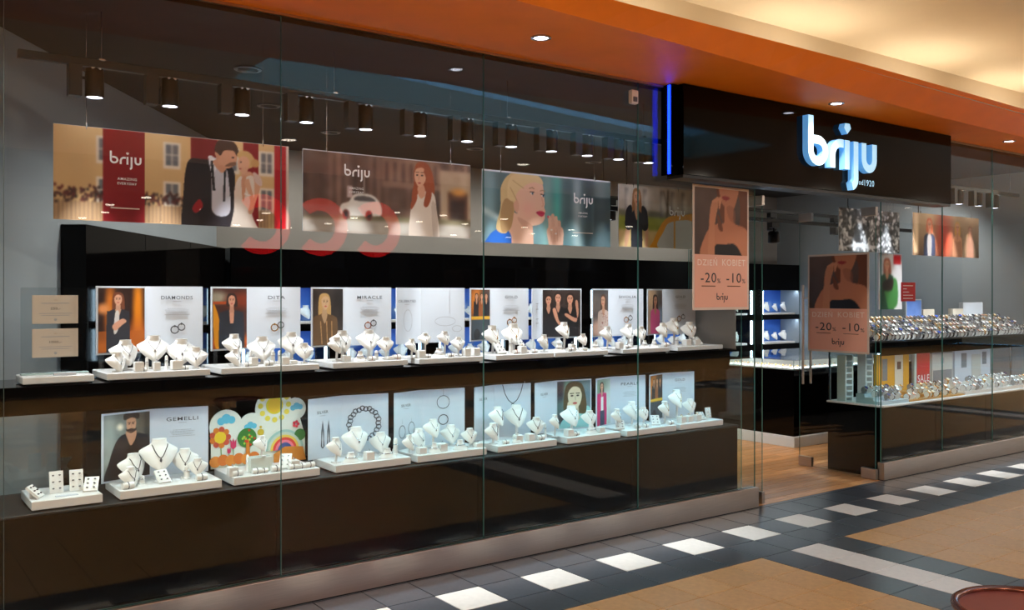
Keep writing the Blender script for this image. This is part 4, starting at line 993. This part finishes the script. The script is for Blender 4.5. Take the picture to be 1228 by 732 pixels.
def pic3():
    p = Pic(1.20,.50,215,92,(84,110,114)); A = p.asp
    for cx, c, w in ((.05,(120,150,160),.10),(.14,(70,96,104),.08),(.33,(86,110,112),.1),(.48,(120,160,158),.10),(.56,(76,170,160),.08),(.64,(70,96,100),.08),(.72,(150,168,170),.07),(.82,(56,74,80),.1),(.92,(110,130,134),.1)): p.ell(cx*A,.5,w,.9,c,soft=.8)
    p.poly([(0,.5),(.15*A,.35),(.15*A,.28),(0,.42)],(170,190,196)); p.noise(8,6); p.blur(6); p.rect(.86*A,A,0,.75,(34,44,48),.55); p.blur(2)
    HR = (206,176,128); SK = (226,180,156)
    p.poly([(.02*A,-.1),(.05*A,.10),(.12*A,.20),(.19*A,.16),(.24*A,.02),(.25*A,-.1)],(34,84,160))
    p.poly([(.16*A,.30),(.22*A,.44),(.34*A,.34),(.37*A,.22),(.36*A,-.1),(.22*A,-.1),(.21*A,.1)],SK)
    p.poly([(.10*A,.20),(.13*A,.50),(.135*A,.80),(.20*A,.99),(.30*A,1.04),(.40*A,.99),(.44*A,.88),(.40*A,.86),(.33*A,.80),(.25*A,.62),(.23*A,.44),(.205*A,.30),(.17*A,.14)],HR)
    p.poly([(.13*A,.40),(.16*A,.62),(.22*A,.60),(.225*A,.40),(.20*A,.20),(.14*A,.16)],(170,134,92))
    p.poly([(.235*A,.60),(.25*A,.76),(.32*A,.88),(.40*A,.95),(.445*A,.88),(.455*A,.72),(.463*A,.60),(.458*A,.55),(.467*A,.49),(.462*A,.44),(.46*A,.37),(.43*A,.30),(.36*A,.27),(.28*A,.36),(.24*A,.50)],SK)
    p.poly([(.225*A,.54),(.24*A,.62),(.262*A,.60),(.265*A,.50),(.245*A,.44)],(216,164,140))
    p.poly([(.20*A,.94),(.30*A,1.03),(.41*A,1.0),(.45*A,.90),(.43*A,.88),(.38*A,.90),(.31*A,.84),(.25*A,.72),(.235*A,.60),(.18*A,.66)],(218,190,142)); p.line([(.22*A,.9),(.30*A,.8)],.01,(180,146,100)); p.line([(.2*A,.8),(.25*A,.62)],.012,(176,140,96))
    for x, y in ((.365,.735),(.447,.71)): p.ell(x*A,y,.030,.016,(240,232,228)); p.ell(x*A+.008,y,.016,.017,(60,80,96)); p.line([(x*A-.04,y+.022),(x*A+.035,y+.018)],.012,(60,44,40)); p.line([(x*A-.05,y+.07),(x*A,y+.085),(x*A+.04,y+.068)],.013,(150,112,80))
    p.line([(.435*A,.70),(.452*A,.58),(.44*A,.555)],.012,(206,150,128)); p.poly([(.395*A,.465),(.425*A,.49),(.452*A,.48),(.462*A,.455),(.44*A,.405),(.41*A,.43)],(190,42,76)); p.line([(.40*A,.463),(.458*A,.452)],.008,(130,24,50))
    p.ell(.33*A,.50,.09,.09,(232,160,150),soft=.9,a=.5); p.poly([(.26*A,.38),(.36*A,.28),(.36*A,.2),(.28*A,.28)],(196,146,124),a=.6)
    for k, (x, t_) in enumerate(((.50,.40),(.525,.43),(.55,.40),(.575,.34))): p.line([(x*A,t_),(x*A+.01,t_-.10),(x*A+.0,t_-.2)],.062,(214,168,146) if k % 2 else (222,178,156))
    p.poly([(.485*A,.24),(.60*A,.26),(.605*A,.0),(.59*A,-.1),(.51*A,-.1),(.49*A,.05)],(220,174,152))
    for x in (.51,.535,.56,.583): p.line([(x*A,.22),(x*A+.004,.05)],.006,(186,138,118))
    p.ell(.515*A,.22,.02,.012,(230,226,220)); p.ell(.55*A,.17,.02,.012,(230,226,220)); p.ell(.488*A,.41,.014,.02,(206,60,90))
    return p
def pic4():
    p = Pic(1.10,.49,150,80,(170,160,140)); A = p.asp
    p.rect(0,A,.6,1,(190,180,166)); p.rect(0,A,.28,.50,(150,156,60)); p.rect(0,A,0,.28,(206,176,120)); p.rect(0,A,.5,.6,(120,116,96))
    for x in (.08,.32,.55,.7,.85): p.rect(x*A,(x+.05)*A,.5,.95,(110,104,100)); p.ell(x*A+.1,.75,.09,.16,(222,216,206),soft=.6)
    p.line([(.64*A,.3),(.66*A,.95)],.04,(84,66,50)); p.line([(.66*A,.6),(.6*A,.95)],.015,(84,66,50)); p.noise(12,9); p.blur(4)
    p.poly([(.42*A,-.1),(.46*A,.12),(.58*A,.42),(.70*A,.54),(.9*A,.58),(1.1*A,.56),(1.1*A,-.1)],(222,150,24)); p.poly([(.53*A,.0),(.60*A,.28),(.70*A,.44),(1.02*A,.46),(1.02*A,.0)],(196,196,190)); p.rect(.74*A,.76*A,0,.46,(222,150,24))
    woman(p,.235*A,.80,.125,(206,156,124),(150,104,66),(34,34,40),1.9,1.25,True)
    p.poly([(.10*A,.58),(.155*A,.62),(.14*A,.2),(.10*A,.0),(.075*A,.02),(.09*A,.3)],(206,156,124)); p.poly([(.315*A,.62),(.375*A,.58),(.39*A,.3),(.375*A,.0),(.345*A,.0),(.345*A,.3)],(206,156,124)); p.poly([(.085*A,.32),(.10*A,.60),(.17*A,.66),(.16*A,.3)],(34,34,40)); p.poly([(.385*A,.32),(.37*A,.60),(.30*A,.66),(.31*A,.3)],(34,34,40))
    return p
def pic5():
    p = Pic(1.10,.44,120,60,(60,60,62)); A = p.asp
    for k in range(420):
        x, y = rng.uniform(0,A), rng.uniform(0,1); c = rng.choice([30,90,150,210,235]); p.ell(x,y,rng.uniform(.015,.06),rng.uniform(.02,.09),(c,c,c+2),rng.uniform(0,180))
    p.ell(.30*A,.35,.12,.2,(24,24,26)); p.poly([(.1*A,.1),(.3*A,.2),(.6*A,.16),(.75*A,.3),(.6*A,.08),(.3*A,.1)],(210,212,216)); p.blur(1)
    return p
def pic6():
    p = Pic(1.35,.44,150,60,(150,110,84)); A = p.asp
    p.grad((96,70,50),(196,160,120)); p.rect(.02*A,.08*A,.05,1,(226,190,150)); p.ell(.45*A,.5,.35,.6,(170,60,40),soft=.6); p.blur(4)
    woman(p,.24*A,.74,.13,(206,140,110),(196,96,60),(40,44,64),1.4,1.8,True); p.poly([(.21*A,.45),(.27*A,.45),(.26*A,-.1),(.22*A,-.1)],(214,206,206)); woman(p,.66*A,.72,.12,(214,150,112),(206,150,70),(176,120,90),1.6,1.7,True,bare=True); woman(p,.86*A,.66,.10,(196,140,110),(150,100,70),(150,104,84),2,1.6)
    p.blur(1); return p
p1_ = poster_thing('window_poster','hanging poster of a suited man and a woman in lace by cream houses',.875,2.167,2.098,2.60,pic1())
logo_flat(p1_, (.275,-.003,.315), .165); text('lettering','AMAZING',p1_,(.365,-.003,.235),.10,'white_print'); text('lettering','EVERYDAY',p1_,(.365,-.003,.21),.10,'white_print'); MB().box(-.075,.075,-.0005,0,-.003,.003,'poster_border').obj('text_line', p1_, loc=(.355,-.0015,.075))
p2_ = poster_thing('window_poster','hanging poster of a red-haired woman in white blouse before a blurred street and white car',2.258,3.487,2.092,2.598,pic2())
logo_flat(p2_, (.275,-.003,.36), .18); text('lettering','AMAZING',p2_,(.36,-.003,.285),.10,'white_print'); text('lettering','EVERYDAY',p2_,(.36,-.003,.26),.10,'white_print')
p3_ = poster_thing('window_poster','hanging poster of a blonde woman in close-up raising her hand',3.585,4.785,2.07,2.582,pic3())
logo_flat(p3_, (.83,-.003,.32), .19); text('lettering','AMAZING',p3_,(.92,-.003,.25),.09,'white_print'); text('lettering','EVERYDAY',p3_,(.92,-.003,.225),.09,'white_print'); MB().box(-.10,.10,-.0005,0,-.003,.003,'poster_border').obj('text_line', p3_, loc=(.92,-.0015,.10))
p4_ = poster_thing('window_poster','hanging poster of a woman in a black dress beside a yellow cab',4.872,5.70,2.08,2.565,(lambda q: (setattr(q,'w',.828), q)[1])(pic4()))
logo_flat(p4_, (.56,-.003,.27), .18)
p5_ = poster_thing('window_poster','hanging black and white poster with a silvery crystal texture over the right window',7.75,8.80,2.13,2.55,(lambda q: (setattr(q,'w',1.05), setattr(q,'h',.42), q)[2])(pic5()))
p6_ = poster_thing('window_poster','hanging warm poster of people in orange light over the right window',9.05,10.42,2.12,2.57,(lambda q: (setattr(q,'w',1.37), setattr(q,'h',.45), q)[2])(pic6()))

# ---- pink sale posters on the entrance glass
def sale_pic():
    p = Pic(.62,.50,64,52,(70,52,46)); A = p.asp
    p.grad((60,44,40),(92,72,62)); p.noise(8,5); p.blur(3); SK = (188,124,92); HR = (110,62,36)
    p.poly([(.45*A,1.1),(.42*A,.85),(.47*A,.62),(.55*A,.50),(.6*A,.8),(.82*A,.9),(.86*A,.6),(.82*A,.3),(.95*A,.2),(1.02*A,.5),(1.0*A,1.1)],HR)
    p.poly([(.47*A,1.1),(.48*A,.85),(.55*A,.74),(.66*A,.68),(.76*A,.76),(.82*A,1.1)],SK); p.poly([(.56*A,.74),(.72*A,.72),(.74*A,.5),(1.0*A,.38),(1.05*A,-.1),(.15*A,-.1),(.2*A,.3),(.4*A,.46),(.55*A,.5)],SK)
    p.poly([(.35*A,-.1),(.38*A,.14),(.55*A,.16),(.75*A,.17),(.88*A,.02),(.9*A,-.1)],(24,20,24)); p.poly([(.25*A,-.1),(.26*A,.4),(.30*A,.75),(.38*A,.82),(.44*A,.78),(.40*A,.6),(.37*A,.4),(.36*A,-.1)],(196,134,100))
    for k in range(4): p.line([(.33*A+.05*k,.80),(.42*A+.03*k,.86),(.46*A,.80-.03*k)],.03,(206,144,110))
    p.poly([(.50*A,.87),(.57*A,.90),(.66*A,.87),(.58*A,.83)],(150,50,50)); p.poly([(.60*A,.74),(.74*A,.72),(.76*A,.5),(.64*A,.56)],(150,92,66),a=.6); p.poly([(.42*A,.62),(.5*A,.48),(.52*A,.36),(.44*A,.4)],HR)
    return p
SALE = sale_pic()
def sale_poster(label, parent_loc, rz, w, h):
    t = thing('sale_poster', label, 'poster', parent_loc, rz)
    MB().bevbox(0,w,-.004,0,0,h,.001,'poster_border').obj('sleeve', t); MB().box(.02,w-.02,-.0052,-.004,.02,h*.445,'pink_poster').obj('pink_panel', t)
    SALE.w, SALE.h = w-.04, h*.535; link('poster_print', SALE.mesh('poster_print'), t, (.02,-.0055,h*.445))
    text('lettering','DZIEŃ',t,(w*.25,-.0062,h*.39),w*.34,'pale_letters',.062); text('lettering','KOBIET',t,(w*.72,-.0062,h*.385),w*.42,'pale_letters',.050)
    for s_, b_ in ((.27,'-20'),(.72,'-10')):
        text('lettering',b_,t,(w*s_,-.0062,h*.26),w*.27,'ink',.075); text('lettering','%',t,(w*(s_+.18),-.0062,h*.235),w*.06,'ink',.035); MB().box(-w*.12,w*.12,-.0008,0,0,.005,'copper_rim').obj('underline', t, loc=(w*s_,-.0056,h*.19))
    logo_flat(t, (w*.41,-.0062,h*.08), w*.2, 'ink'); return t
sale_poster('pink DZIEŃ KOBIET discount poster on the glass left of the entrance', (5.155,-.008,1.585), 0, .645, .955)
dq = Vector((math.cos(rad(85)), math.sin(rad(85)), 0))
# hung on the face of the open right door leaf that looks back to the entrance
q0 = Vector((7.63,.02,0))+dq*.785+Vector((-math.sin(rad(85)), math.cos(rad(85)),0))*.008
sale_poster('pink DZIEŃ KOBIET discount poster on the open right glass door', (q0.x,q0.y,1.15), rad(85+180), .71, .945)
# ================================================================== RIGHT WINDOW (watches)
t = thing('display_cabinet', 'glossy dark base cabinet under the right watch window', 'cabinet', (0,0,0))
MB().bevbox(7.75,11.55,.035,.62,.0,.655,.003,'black_gloss').obj('body', t); MB().bevbox(7.745,11.55,.022,.63,.655,.672,.003,'white_lacquer').obj('top', t)
t = thing('upper_shelf', 'black upper shelf crowded with watches in the right window', 'shelf', (0,0,1.155))
MB().bevbox(7.75,11.55,.06,.64,0,.10,.003,'black_gloss').obj('board', t)
for x in (7.76,9.6,11.4): MB().bevbox(x,x+.012,.60,.62,-.482,0,.002,'silver').obj('post', t)
MB().box(7.8,11.5,.09,.12,-.008,0,'led_cool').obj('led_strip', t); MB().box(7.76,11.54,.062,.072,-.024,0,'black_gloss').obj('front_lip', t)
for k in range(3): lamp('shelf_light','AREA',(8.35+k*1.2,.11,-.012),P_LOW*.9,(.72,.97,1),t,(rad(-14),0,0),shape='RECTANGLE',size=1.15,size_y=.03)
pane('side_glass', t, 7.752, 7.758, .08, .60, -.482, 0, 'teal_glass')
st = MB()       # stepped riser under the watch rows
for r in range(5): st.box(7.80,10.95,.10+r*.095,.10+(r+1)*.095,0,.012+r*.036,'black_matt')
tag(st.obj('stepped_riser', loc=(0,0,1.255)), 'black stepped riser under the watch rows on the upper right shelf', 'riser')
def watch_mesh(strap, case, dial, cuff):
    mb = MB(); n = 14; v = []; f = []
    for k in range(n):
        a = 2*PI*k/n
        for (r, x) in ((.026,-.009),(.029,-.008),(.029,.008),(.026,.009)): v.append((x, r*.92*math.cos(a), .029+r*math.sin(a)))
    for k in range(n):
        j = (k+1) % n
        for q in range(4): f.append((k*4+q, k*4+(q+1)%4, j*4+(q+1)%4, j*4+q))
    mb.add(v, f, strap)
    # case and dial on the upper front
    R = Matrix.Rotation(rad(38), 3, 'X'); c = Vector((0,-.019,.051))
    def ring(r, y): return [tuple(c + R @ Vector((r*math.cos(2*PI*i/12), r*math.sin(2*PI*i/12), y))) for i in range(12)]
    A_ = ring(.0185,-.003)+ring(.0195,.003)+ring(.0165,.0065)
    mb.add(A_, [(i,(i+1)%12,12+(i+1)%12,12+i) for i in range(12)]+[(12+i,12+(i+1)%12,24+(i+1)%12,24+i) for i in range(12)], case)
    mb.add(ring(.0162,.006), [tuple(range(12))], dial)
    mb.box(-.010,.010,-.006,.030,.0,.004,cuff).cyl((-.010,0,.029),.0245,.020,10,cuff,axis='x')
    return mb.mesh('wristwatch', True, 40)
mat('dial_black',(22,22,26),.2); mat('dial_blue',(30,50,110),.2); mat('dial_cream',(230,216,190),.3); mat('cuff_grey',(150,150,152),.5)
WM = [watch_mesh('silver','silver','watch_dial','white_leather'), watch_mesh('black_leather','silver','dial_black','white_leather'), watch_mesh('gold','gold','dial_cream','white_leather'), watch_mesh('brown_leather','rose_gold','watch_dial','white_leather'), watch_mesh('silver','silver','dial_blue','cuff_grey'), watch_mesh('white_leather','rose_gold','watch_dial','white_leather')]
WN = ['steel wristwatch with white dial','black-strapped wristwatch with black dial','gold wristwatch with cream dial','brown-strapped wristwatch with white dial','steel wristwatch with blue dial','white-strapped rose gold wristwatch']
def watch(x, y, z, k, lab, grp, rz):
    o = link('wristwatch', WM[k], None, (x,y,z), (0,0,rz), 1.12); tag(o, WN[k]+' '+lab, 'watch', grp)
for r in range(5):
    for c_ in range(44):
        x = 7.83+c_*.071+(.035 if r % 2 else 0)
        if x > 10.92: continue
        k = int(rng.choice(6, p=[.30,.25,.13,.10,.12,.10])); watch(x, .148+r*.095, 1.255+.012+r*.036+.0005, k, 'on a roll among the crowded upper rows', 'watches on the upper right shelf', rng.uniform(-.4,.5))
for r in range(3):
    for c_ in range(34):
        x = 7.85+c_*.088+(.04 if r % 2 else 0)+rng.uniform(-.01,.01)
        if rng.random() < .14: continue
        seg = 0 if x < 8.25 else (1 if x < 9.3 else 2)
        k = int(rng.choice(6, p=[[.4,.2,.05,.05,.2,.1],[.1,.15,.3,.25,.05,.15],[.45,.1,.1,.05,.1,.2]][seg])); watch(x, .115+r*.09, .672+[.03,.012,.03][seg]+r*.028, k, 'on a roll in the lower right showcase', 'watches in the lower right showcase', rng.uniform(-.4,.5))
def lriser(x0, x1, h, m, nm, lab):
    mb = MB(); 
    for r in range(3): mb.box(x0,x1,.075+r*.09,.075+(r+1)*.09,0,h+r*.028-.0005,m)
    tag(mb.obj('watch_riser', loc=(0,0,.672)), lab, 'riser')
mat('pale_blue', (196,216,226), .4); mat('tan_lacquer', (196,140,60), .4)
lriser(7.80,8.255,.03,'pale_blue','r','pale blue stepped riser at the door end of the lower right showcase')
lriser(8.265,9.30,.012,'tan_lacquer','r','tan stepped riser in front of the yellow displays'); lriser(9.31,10.9,.03,'white_lacquer','r','white stepped riser before the pale grey displays')
# cards and displays behind the lower watches
def panel_card(name, lab, cat, x0, x1, z1, y, m, parts=()):
    t = thing(name, lab, cat, (x0,y,.672)); MB().bevbox(0,x1-x0,0,.03,0,z1-.672,.003,m).obj('panel', t)
    for (pn, a_, b_, c_, d_, mm) in parts: MB().box(a_,b_,-.003,0,c_,d_,mm).obj(pn, t)
    return t
mat('grey_print',(120,124,130),.5); mat('cream_card',(222,212,196),.5); mat('stone_card',(196,196,190),.5)
panel_card('display_card','narrow yellow display card with dark window beside the larger yellow frame','display card',8.34,8.56,1.10,.47,'yellow_card',(('picture',.10,.19,.16,.38,'grey_print'),))
t = panel_card('picture_display','large yellow display frame with cream picture','display card',8.585,8.98,1.145,.50,'yellow_card',(('picture',.13,.28,.06,.42,'cream_card'),)); MB().box(.17,.24,-.005,-.003,.26,.34,'brown_leather').obj('picture', t)
t = thing('sale_stand','red SALE stand in a clear holder among the watches','sign',(9.02,.46,.672)); MB().bevbox(0,.30,0,.012,.0,.47,.002,'acrylic_edge').obj('holder', t); MB().box(.04,.29,-.002,0,.03,.45,'red_gloss').obj('insert', t); text('lettering','SALE',t,(.165,-.004,.15),.22,'white_print',.075)
t = panel_card('display_card','pale stone display card with two-tone face','display card',9.36,9.78,1.07,.46,'stone_card',(('lower_panel',.02,.40,.02,.22,'grey_print'),('emblem',.18,.24,.29,.35,'ink_grey')))
t = panel_card('display_card','white three-part display card with two small dark windows','display card',9.86,10.64,1.125,.48,'white_card',(('window',.14,.25,.22,.38,'grey_print'),('window',.60,.69,.24,.38,'grey_print'),('centre_panel',.36,.56,.06,.36,'stone_card')))
for (x, y, lab) in ((7.80,.46,'white slatted tower in the corner of the right showcase by the door'),(8.20,.50,'white slatted tower beside the narrow yellow card')):
    t = thing('slatted_tower', lab, 'display tower', (x,y,.672)); MB().bevbox(0,.02,0,.09,0,.44,.002,'white_lacquer').obj('side', t); MB().bevbox(.11,.13,0,.09,0,.44,.002,'white_lacquer').obj('side', t)
    for k in range(7): MB().bevbox(.02,.11,.0,.08,.03+k*.058,.045+k*.058,.001,'white_lacquer').obj('slat', t)
# boxes and boards behind the upper watches
def blue_print(w, h):
    p = Pic(w,h,30,36,(110,150,226)); A = p.asp; p.grad((150,170,230),(96,140,222)); p.ell(.75*A,.1,.3,.28,(226,206,214),soft=.3); p.ell(.3*A,.02,.3,.2,(206,196,216),soft=.3); p.noise(10,5); p.blur(1); return p
t = thing('picture_board','small blue picture board behind the crowded watches','display board',(9.10,.60,1.255)); MB().bevbox(0,.30,0,.012,0,.40,.002,'white_card').obj('panel', t); link('photo_print', blue_print(.28,.38).mesh('photo_print'), t, (.01,-.001,.01))
for x, lab in ((9.41,'tall cream box behind the watches next to the blue board'),(10.02,'tall cream box behind the watches next to the green-printed box')):
    t = thing('cream_box', lab, 'box', (x,.585,1.255)); MB().bevbox(0,.22,0,.055,0,.29,.003,'cream_card').obj('body', t); MB().box(.06,.16,-.002,0,.17,.20,'grey_print').obj('label_print', t)
mat('green_print',(60,110,60),.5,noise=(40,.5,(1,1,1)))
t = thing('plant_print_box','white box with green leaf print behind the watches','box',(10.27,.60,1.255)); MB().bevbox(0,.44,0,.05,0,.36,.003,'white_card').obj('body', t); MB().box(.04,.42,-.002,0,.03,.19,'green_print').obj('leaf_print', t)
# poster with a red tag hanging inside behind the right window
p = Pic(.42,.62,36,52,(214,210,214)); A = p.asp; p.rect(0,.2*A,.3,1,(170,196,210),.6); p.noise(8,5); woman(p,.35*A,.80,.10,(206,150,120),(150,80,60),(30,70,50),1.8,1.8); p.poly([(.25*A,.45),(.75*A,.55),(.8*A,.1),(.45*A,.0),(.3*A,.2)],(60,120,60)); p.poly([(.2*A,.5),(.6*A,.55),(.55*A,.35),(.2*A,.35)],(34,24,24)); p.rect(.62*A,.95*A,.82,.98,(196,24,36)); p.blur(1)
p7_ = poster_thing('window_poster','pale poster of a woman in green with a red corner inside the right window',8.62,9.05,1.55,2.13,(lambda q: (setattr(q,'w',.43), setattr(q,'h',.58), q)[2])(p), .62)
t = thing('red_tag','red text card on the glass in front of the pale poster','card',(8.02,.012,1.64)); MB().bevbox(0,.24,0,.004,0,.18,.001,'red_gloss').obj('card', t)
for k, w_ in enumerate((.17,.06,.10,.17,.17)): MB().box(.03,.03+w_,-.0008,0,.145-k*.03,.151-k*.03,'white_print').obj('text_line', t)
# second track: three spotlights, the others added unseen to light poster and watches
t = thing('lighting_track', 'short black lighting track over the right window', 'lighting track', (0,.43,2.855)); MB().bevbox(7.9,11.2,-.018,.018,0,.042,.003,'black_metal').obj('rail', t)
for x in (8.3,9.5,11.0): MB().cyl((x,0,.04),.003,.30,6,'dark_silver').obj('rod', t)
for x in (9.80,10.21,10.59,8.1,8.55,9.0,9.42):
    o = copy_tree(sp0); o.location = (x,.40,2.69); o['label'] = 'black cylindrical spotlight lit in the partly added row over the right watch window'; o['group'] = 'spotlights on the right window track'

# ================================================================== SHOP INTERIOR
def cab_unit():
    t = thing('wall_cabinet', 'tall black wall cabinet with two blue-lit jewellery niches', 'cabinet', (0,0,0), 0, 'black wall cabinets along the back of the shop')
    w = 1.10; mb = MB()
    mb.box(0,w,.35,.40,0,2.15,'black_matt')
    for z0, z1 in ((0,.98),(1.34,1.41),(1.77,2.15)): mb.box(0,w,0,.35,z0,z1,'black_gloss')
    mb.box(0,.10,0,.35,.98,1.77,'black_gloss').box(w-.10,w,0,.35,.98,1.77,'black_gloss'); mb.obj('body', t)
    for z0, z1 in ((.98,1.34),(1.41,1.77)):
        p = Pic(w-.2,z1-z0,36,16,(70,120,214)); A = p.asp; p.grad((96,150,230),(50,96,200)); 
        for q in range(7): p.ell(rng.uniform(.1,.9)*A,rng.uniform(0,.5),rng.uniform(.1,.25),rng.uniform(.1,.3),(150,176,226),rng.uniform(0,90),.4)
        p.poly([(.1*A,.1),(.4*A,.6),(.5*A,.5),(.2*A,0)],(40,70,150)); p.blur(1)
        link('backdrop', p.mesh('backdrop'), t, (.10,.345,z0))
        MB().box(.115,.135,.02,.035,z0+.01,z1-.01,'led_cool').obj('led_strip', t); MB().box(w-.135,w-.115,.02,.035,z0+.01,z1-.01,'led_cool').obj('led_strip', t)
        MB().bevbox(.15,w-.15,.08,.32,z0,z0+.025,.002,'white_lacquer').obj('plinth', t)
        for q in range(4):
            b = link('bust', BUST, t, (.25+q*.2,.20,z0+.045), (0,0,rng.uniform(-.5,.5)), .17 if q % 2 else .14)
        lamp('niche_light','AREA',(w/2,.04,z1-.01),1.1,(.70,.86,1),t,(rad(25),0,0),shape='RECTANGLE',size=.8,size_y=.03)
    return t
c0 = cab_unit()
for i in range(8):
    o = c0 if i == 0 else copy_tree(c0); o.location = (2.95+i*1.10, 3.79, 0)
    if i == 0: o['label'] = 'tall black wall cabinet with blue-lit niches in the corner by the oblique wall'
    else: o['label'] = 'tall black wall cabinet with two blue-lit jewellery niches along the back wall'
    if i == 7: o['label'] = 'tall black wall cabinet with blue-lit niches next to the grey right wall'
# black panelling along the oblique wall
t = thing('wall_panelling', 'tall black panelling on the oblique left shop wall', 'panelling', (1.10,1.60,0), math.atan2(3.59,2.55))
for k in range(3): MB().bevbox(k*.98,k*.98+.97,-.16,0,0,2.15,.004,'black_gloss').obj('panel', t)
# sales counter with lit glass top
t = thing('sales_counter', 'black sales counter with lit glass top on a pale plinth inside the entrance', 'counter', (8.50,1.57,0))
MB().bevbox(.02,2.4,.02,1.45,.12,.86,.004,'black_gloss').obj('body', t)
mat('counter_plinth',(226,234,240),.3,0); MB().bevbox(0,2.42,0,1.47,0,.12,.003,'counter_plinth').obj('plinth', t)
MB().box(.03,2.39,.03,1.44,.86,.875,'white_lacquer').obj('bed', t)
pane('glass_top', t, .02, 2.4, .02, 1.45, .965, .973, 'clear_glass') if False else MB().box(.02,2.40,.02,1.45,.965,.973,'clear_glass').obj('glass_top', t)
pane('glass_side', t, .02, .026, .02, 1.45, .86, .965, 'clear_glass'); pane('glass_side', t, .02, 2.4, .02, .026, .86, .965, 'clear_glass')
lamp('counter_light','AREA',(.20,.72,.955),7,(.86,.94,1),t,None,shape='RECTANGLE',size=.06,size_y=1.3); lamp('counter_light','AREA',(1.2,.08,.955),7,(.86,.94,1),t,None,shape='RECTANGLE',size=2.2,size_y=.06)
mb = MB(); rm = MB().torus((0,0,.012),.014,.003,12,5,'gold','y').box(-.012,.012,-.01,.01,0,.006,'white_leather').mesh('ring_stand')
for i in range(11):
    for j in range(3):
        o = link('ring_stand', rm, None, (8.60+.07*j, 1.70+i*.10, .8752)); tag(o,'gold ring on a small white stand inside the lit sales counter','ring','rings in the sales counter')
for i in range(12):
    o = link('ring_stand', rm, None, (8.85+i*.09, 1.68, .8752)); tag(o,'gold ring on a small white stand inside the lit sales counter','ring','rings in the sales counter')
# ceiling tracks inside with black spots
def shop_track(x0, x1, y, z, lab):
    t = thing('lighting_track', lab, 'lighting track', (x0,y,z)); MB().bevbox(0,x1-x0,-.02,.02,0,.04,.003,'black_metal').obj('rail', t)
    for x in (.3,x1-x0-.3): MB().cyl((x,0,.04),.006,3.2-z-.04,6,'black_metal').obj('rod', t)
shop_track(6.2,11.2,2.5,2.72,'long black ceiling track over the sales counter'); shop_track(5.6,11.2,1.5,2.48,'lower black ceiling track nearer the entrance')
def shop_spot():
    t = thing('ceiling_spotlight', 'black aimed spotlight on the ceiling track inside the shop', 'spotlight', (0,0,0), 0, 'spotlights on the tracks inside the shop')
    MB().bevbox(-.06,.06,-.03,.03,-.06,0,.004,'black_metal').obj('adapter', t); MB().cyl((0,0,-.10),.012,.05,8,'black_metal').obj('stem', t)
    MB().lathe([(.05,-.205),(.058,-.22),(.062,-.215),(.062,-.11),(.05,-.095),(0,-.095)],18,'black_metal',cap=False).obj('housing', t, True); MB().lathe([(.05,-.212),(0,-.210)],16,'lamp_lens').obj('lens', t)
    lamp('shop_light','SPOT',(0,0,-.222),P_SHOP*1.2,(1,.90,.76),t,(rad(18),0,0),spot_size=rad(95),spot_blend=.6,shadow_soft_size=.05); return t
ss0 = shop_spot()
for i, (x, y, z) in enumerate(((7.15,1.5,2.48),(8.05,1.5,2.48),(9.3,2.5,2.72),(10.6,2.5,2.72),(7.9,2.5,2.72),(6.6,2.5,2.72))):
    o = ss0 if i == 0 else copy_tree(ss0); o.location = (x,y,z)
# wall-washing downlights near the back and oblique wall
for i, (x, y) in enumerate(((3.6,3.0),(5.2,3.0),(6.8,3.0),(9.0,3.2),(2.15,1.15),(2.7,2.2),(10.9,1.2))):
    t = thing('ceiling_downlight', 'round recessed downlight in the dark shop ceiling', 'downlight', (x,y,3.2), 0, 'downlights in the dark shop ceiling')
    MB().lathe([(.09,0),(.09,-.008),(.07,-.01),(.065,0)],18,'dark_silver',cap=False).obj('bezel', t, True)
    lamp('wash_light','SPOT',(0,0,-.02),P_SHOP*(1.5 if x < 3 else 1.2),(1,.92,.82),t,(rad(0 if x < 3 else 26),0,0),spot_size=rad(140),spot_blend=.7,shadow_soft_size=.06)
# ================================================================== MALL BIN (foreground)
t = thing('litter_bin', 'round litter bin with copper-brown metal rim in the foreground', 'bin', (2.90,-3.46,0))
MB().lathe([(.185,0),(.19,.01),(.20,.70),(.20,.735)],40,'copper_rim').obj('body', t, True)
MB().torus((0,0,.742),.208,.012,48,10,'copper_rim').obj('rim', t, True)
MB().lathe([(.198,.738),(.185,.725),(.178,.722),(.165,.730),(.0,.733)],40,'bin_lid').obj('lid', t, True)
